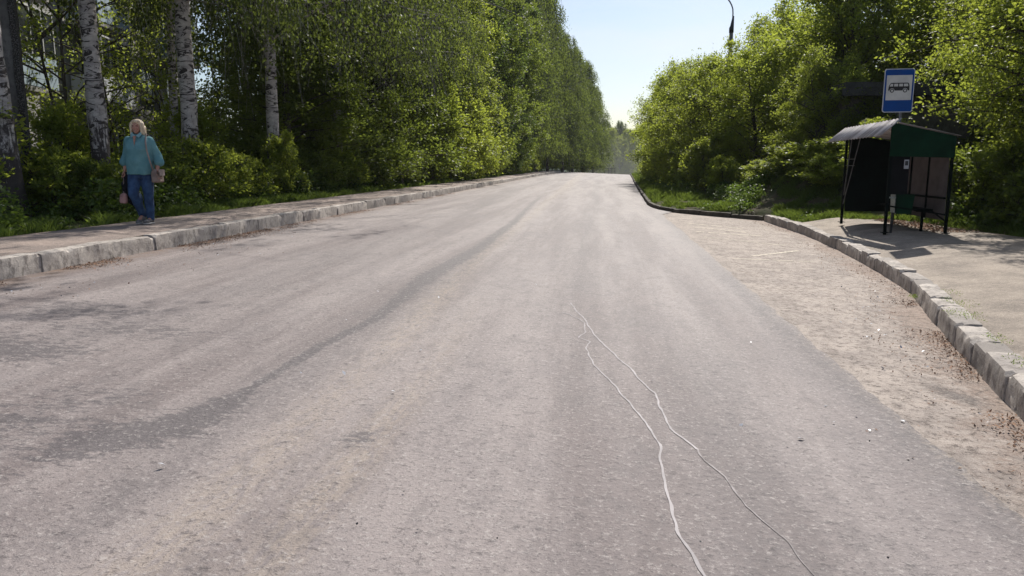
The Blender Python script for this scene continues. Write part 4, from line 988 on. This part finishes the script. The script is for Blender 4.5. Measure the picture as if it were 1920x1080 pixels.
def hand(bm, w, sgn, down, fwd, curl):
    """palm and five fingers, thumb leaving the side of the palm"""
    w = Vector(w); dn = Vector(down).normalized(); fw_ = Vector(fwd).normalized(); across = dn.cross(fw_).normalized()*sgn
    palm = w+dn*.055
    for t in (-.5, -.17, .17, .5):
        capsule(bm, w+dn*.012+fw_*t*.03, w+dn*.088+fw_*t*.062, .015, .0125, 8)
    for i, (t, L) in enumerate([(.5, .060), (.17, .070), (-.17, .064), (-.5, .050)]):
        p0 = w+dn*.088+fw_*t*.068; c = curl*(1+.12*i)
        d1 = (dn*math.cos(c*.5)-across*math.sin(c*.5)); p1 = p0+d1*L*.5
        d2 = (dn*math.cos(c*1.3)-across*math.sin(c*1.3)); p2 = p1+d2*L*.32
        d3 = (dn*math.cos(c*2.0)-across*math.sin(c*2.0)); p3 = p2+d3*L*.25
        capsule(bm, p0, p1, .0090, .0085, 8); capsule(bm, p1, p2, .0085, .0080, 8); capsule(bm, p2, p3, .0080, .0070, 8)
    p0 = w+dn*.032+fw_*.030; p1 = p0+dn*.030+fw_*.028-across*.012; p2 = p1+dn*.028+fw_*.004-across*.014
    capsule(bm, p0, p1, .0125, .0105, 8); capsule(bm, p1, p2, .0105, .0085, 8)
hand(bm, wL_, 1, (.02, -.10, -1), (-.15, -1, .1), .55)
hand(bm, wR, -1, (0, -.05, -1), (.1, -1, 0), 1.0)
body = remesh(bm, 'body', 'skin', wo, .0065, 3)
# the face: eyes, brows, lips are small meshes of their own
for s_ in (-1, 1): m = MB(); m.tube([(s_*.020, -.0865, 1.526), (s_*.032, -.0885, 1.528), (s_*.044, -.080, 1.525)], [.003, .0055, .003], 8); part(m, 'eye', 'black', wo)
for s_ in (-1, 1): m = MB(); m.tube([(s_*.016, -.093, 1.548), (s_*.034, -.091, 1.552), (s_*.050, -.078, 1.546)], [.003, .004, .002], 6); part(m, 'eyebrow', 'hair', wo)
m = MB(); m.tube([(-.020, -.092, 1.456), (0, -.099, 1.457), (.020, -.092, 1.456)], [.002, .0055, .002], 6); part(m, 'lips', 'pink', wo)
# hair: shoulder-length, with a parting and a fringe
bm = bmesh.new()
ellip(bm, (0, .018, 1.555), (.092, .098, .085)); ellip(bm, (0, .055, 1.475), (.095, .060, .105))
for s_ in (-1, 1):
    capsule(bm, (s_*.070, -.015, 1.555), (s_*.096, .005, 1.395), .042, .026, 12); capsule(bm, (s_*.055, .05, 1.50), (s_*.080, .055, 1.385), .055, .034, 12)
    capsule(bm, (s_*.02, -.070, 1.608), (s_*.072, -.040, 1.565), .018, .020, 10)
ellip(bm, (.01, -.050, 1.598), (.066, .046, .032))
for s_ in (-1, 1): capsule(bm, (s_*.062, -.050, 1.575), (s_*.082, -.035, 1.42), .022, .018, 10)
hr = remesh(bm, 'hair', 'hair', wo, .007, 3, .005, 26)
# blouse
bm = bmesh.new()
loft(bm, [((0, .012, .775), .205, .165), ((0, .008, .86), .203, .170), ((0, .0, .96), .200, .170), ((0, -.006, 1.08), .196, .160), ((0, -.01, 1.18), .198, .158), ((0, .0, 1.28), .200, .132), ((0, .012, 1.345), .178, .098), ((0, .018, 1.385), .110, .075), ((0, .015, 1.405), .070, .066)])
ellip(bm, (-.075, -.095, 1.16), (.085, .07, .075)); ellip(bm, (.075, -.095, 1.16), (.085, .07, .075)); ellip(bm, (0, -.07, .98), (.14, .11, .13))
for (s_, e, w, sg_) in ((shR, eR, wR, -1), (shL, eL, wL_, 1)):
    ee = Vector(e)+(Vector(w)-Vector(e))*.50
    capsule(bm, Vector(s_)+Vector((-sg_*.02, 0, -.015)), e, .066, .068); 
    a = Vector(e); capsule(bm, a, ee+Vector((sg_*.020, .004, .01)), .068, .077)
remesh(bm, 'blouse', 'shirt', wo, .009, 6, .017, 8)
m = MB()
for s_ in (-1, 1):
    P = [(s_*.004, -.077, 1.375), (s_*.068, -.050, 1.435), (s_*.090, -.052, 1.398), (s_*.060, -.104, 1.345)]
    m.prism(P, (0, -.006, .004))
m.tube([(-.068, -.03, 1.428), (-.062, .04, 1.438), (0, .080, 1.445), (.062, .04, 1.438), (.068, -.03, 1.428)], .014, 8)
part(m, 'collar', 'shirt2', wo, bevel=.002)
m = MB(); m.prism([(-.022, -.112, 1.375), (.022, -.112, 1.375), (.004, -.150, 1.23)], (0, -.012, 0)); part(m, 'neck_opening', 'skin', wo)
m = MB()
for k in range(1): m.bar((.004, -.168, 1.245), (.004, -.160, 1.05), .004, .004)
part(m, 'placket', 'shirt2', wo)
# jeans
bm = bmesh.new()
loft(bm, [((0, .015, .72), .150, .125), ((0, .02, .80), .172, .138), ((0, .015, .90), .168, .13)])
for (h, k, a) in ((hipR, kR, aR), (hipL, kL, aL)):
    capsule(bm, (h[0]*.95, h[1], h[2]-.02), k, .112, .076); capsule(bm, k, (a[0], a[1], a[2]+.01), .076, .057)
    ellip(bm, (h[0]*.85, .085, .80), (.085, .075, .09)); ellip(bm, ((k[0]+a[0])/2, (k[1]+a[1])/2+.015, k[2]-.10), (.068, .072, .12))
remesh(bm, 'jeans', 'jeans', wo, .009, 4, .009, 13)
for (a, tip) in ((aR, -.10), (aL, .0)):
    bm = bmesh.new(); toe = (a[0]-.01, a[1]-.165, .042 if a is aL else .036); heel = (a[0], a[1]+.015, a[2]-.035)
    capsule(bm, heel, toe, .043, .036); capsule(bm, (a[0], a[1]+.0, a[2]-.02), (a[0], a[1]-.07, a[2]-.038), .046, .036)
    ellip(bm, (toe[0], toe[1]+.03, toe[2]+.0), (.046, .055, .030))
    shs = remesh(bm, 'shoe', 'shoe', wo, .006, 3)
    m = MB(); hz = heel[2]-.045; m.prism([(a[0]-.036, a[1]+.055, hz), (a[0]+.036, a[1]+.055, hz), (a[0]+.042, toe[1]+.03, .004), (a[0]+.02, toe[1]-.028, .006), (a[0]-.035, toe[1]-.028, .006), (a[0]-.052, toe[1]+.03, .004)], (0, 0, .020)); part(m, 'sole', 'sole', shs, bevel=.004)
# shoulder bag on her left side
hb = tag(empty('handbag', (-7.23, 11.17, .402), R(8)), 'small taupe shoulder bag hanging at the hip of the walking woman', 'bag')
bm = bmesh.new(); loft(bm, [((.262, -.01, .655), .045, .135, 3.5), ((.262, -.01, .67), .06, .145, 3.5), ((.255, -.01, .80), .055, .13, 3.5), ((.25, -.01, .865), .03, .11, 3)])
remesh(bm, 'bag_body', 'leather', hb, .007, 4, .006, 12)
m = MB(); m.prism([(.322, -.12, .86), (.322, .10, .86), (.330, .08, .76), (.330, -.10, .76)], (.008, 0, 0)); part(m, 'flap', 'strap', hb, bevel=.003)
m = MB(); m.tube([(.245, -.12, .85), (.218, -.150, 1.0), (.190, -.158, 1.15), (.165, -.125, 1.28), (.142, -.03, 1.405), (.142, .05, 1.39), (.19, .12, 1.2), (.235, .10, .86)], .0115, 8); part(m, 'strap', 'strap', hb, smooth=True)
# dark jacket and pink bag in her right hand
jk = tag(empty('jacket', (-7.23, 11.17, .402), R(8)), 'black jacket hanging from the right hand of the walking woman', 'jacket')
bm = bmesh.new(); capsule(bm, (-.235, -.03, .80), (-.225, .02, .60), .035, .075); capsule(bm, (-.225, .02, .6), (-.20, .06, .36), .075, .065); capsule(bm, (-.26, -.02, .62), (-.255, -.02, .42), .05, .035)
remesh(bm, 'jacket_cloth', 'fleece', jk, .010, 4, .018, 14)
pk = tag(empty('cloth_pouch', (-7.23, 11.17, .402), R(8)), 'small pink cloth pouch dangling below the jacket by the right knee of the woman', 'pouch')
bm = bmesh.new(); loft(bm, [((-.275, -.06, .33), .05, .04, 3), ((-.275, -.06, .36), .06, .045, 3), ((-.27, -.06, .46), .05, .04, 3), ((-.265, -.06, .49), .03, .025)])
remesh(bm, 'pouch_cloth', 'pink', pk, .008, 3, .006, 16)
m = MB(); m.tube([(-.265, -.06, .48), (-.26, -.055, .62), (-.245, -.045, .80)], .006, 6); part(m, 'cord', 'strap', pk)

# ------------------------------------------------------------------ haze (dusty air)
def haze(dens):
    bm = bmesh.new(); bmesh.ops.create_cube(bm, size=1, matrix=Matrix.Translation((0, 180, 5)) @ Matrix.Diagonal((1460, 1060, 110, 1)))
    me = bpy.data.meshes.new('haze'); bm.to_mesh(me); bm.free()
    mt = bpy.data.materials.new('haze_air'); mt.use_nodes = True; n = mt.node_tree.nodes; n.remove(n['Principled BSDF'])
    v = n.new('ShaderNodeVolumePrincipled'); v.inputs['Density'].default_value = dens; v.inputs['Color'].default_value = (.93, .95, 1, 1); v.inputs['Anisotropy'].default_value = 0.0
    mt.node_tree.links.new(v.outputs[0], n['Material Output'].inputs['Volume'])
    return tag(link('haze', me, mt), 'pale dusty air fading the far trees beyond the brow', 'haze', kind='stuff')
def dust():
    bm = bmesh.new(); bmesh.ops.create_cube(bm, size=1, matrix=Matrix.Translation((4, 158, 4)) @ Matrix.Diagonal((44, 46, 26, 1)))
    me = bpy.data.meshes.new('dust_cloud'); bm.to_mesh(me); bm.free()
    mt = bpy.data.materials.new('dust'); mt.use_nodes = True; n = mt.node_tree.nodes; n.remove(n['Principled BSDF']); L = mt.node_tree.links
    v = n.new('ShaderNodeVolumePrincipled'); v.inputs['Color'].default_value = (.95, .95, .86, 1)
    tc = n.new('ShaderNodeTexCoord'); mp = n.new('ShaderNodeMapping'); L.new(tc.outputs['Object'], mp.inputs[0])
    mp.inputs['Location'].default_value = (-4/21, -158/22, 3/15); mp.inputs['Scale'].default_value = (1/21, 1/22, 1/15)
    g = n.new('ShaderNodeTexGradient'); g.gradient_type = 'SPHERICAL'; L.new(mp.outputs[0], g.inputs[0])
    m_ = n.new('ShaderNodeMath'); m_.operation = 'MULTIPLY'; L.new(g.outputs['Fac'], m_.inputs[0]); m_.inputs[1].default_value = .013; L.new(m_.outputs[0], v.inputs['Density'])
    L.new(v.outputs[0], n['Material Output'].inputs['Volume'])
    return tag(link('dust_cloud', me, mt), 'pale dust hanging over the road just beyond the brow', 'dust', kind='stuff')
dust()
HAZE = .00022
if HAZE: haze(HAZE)
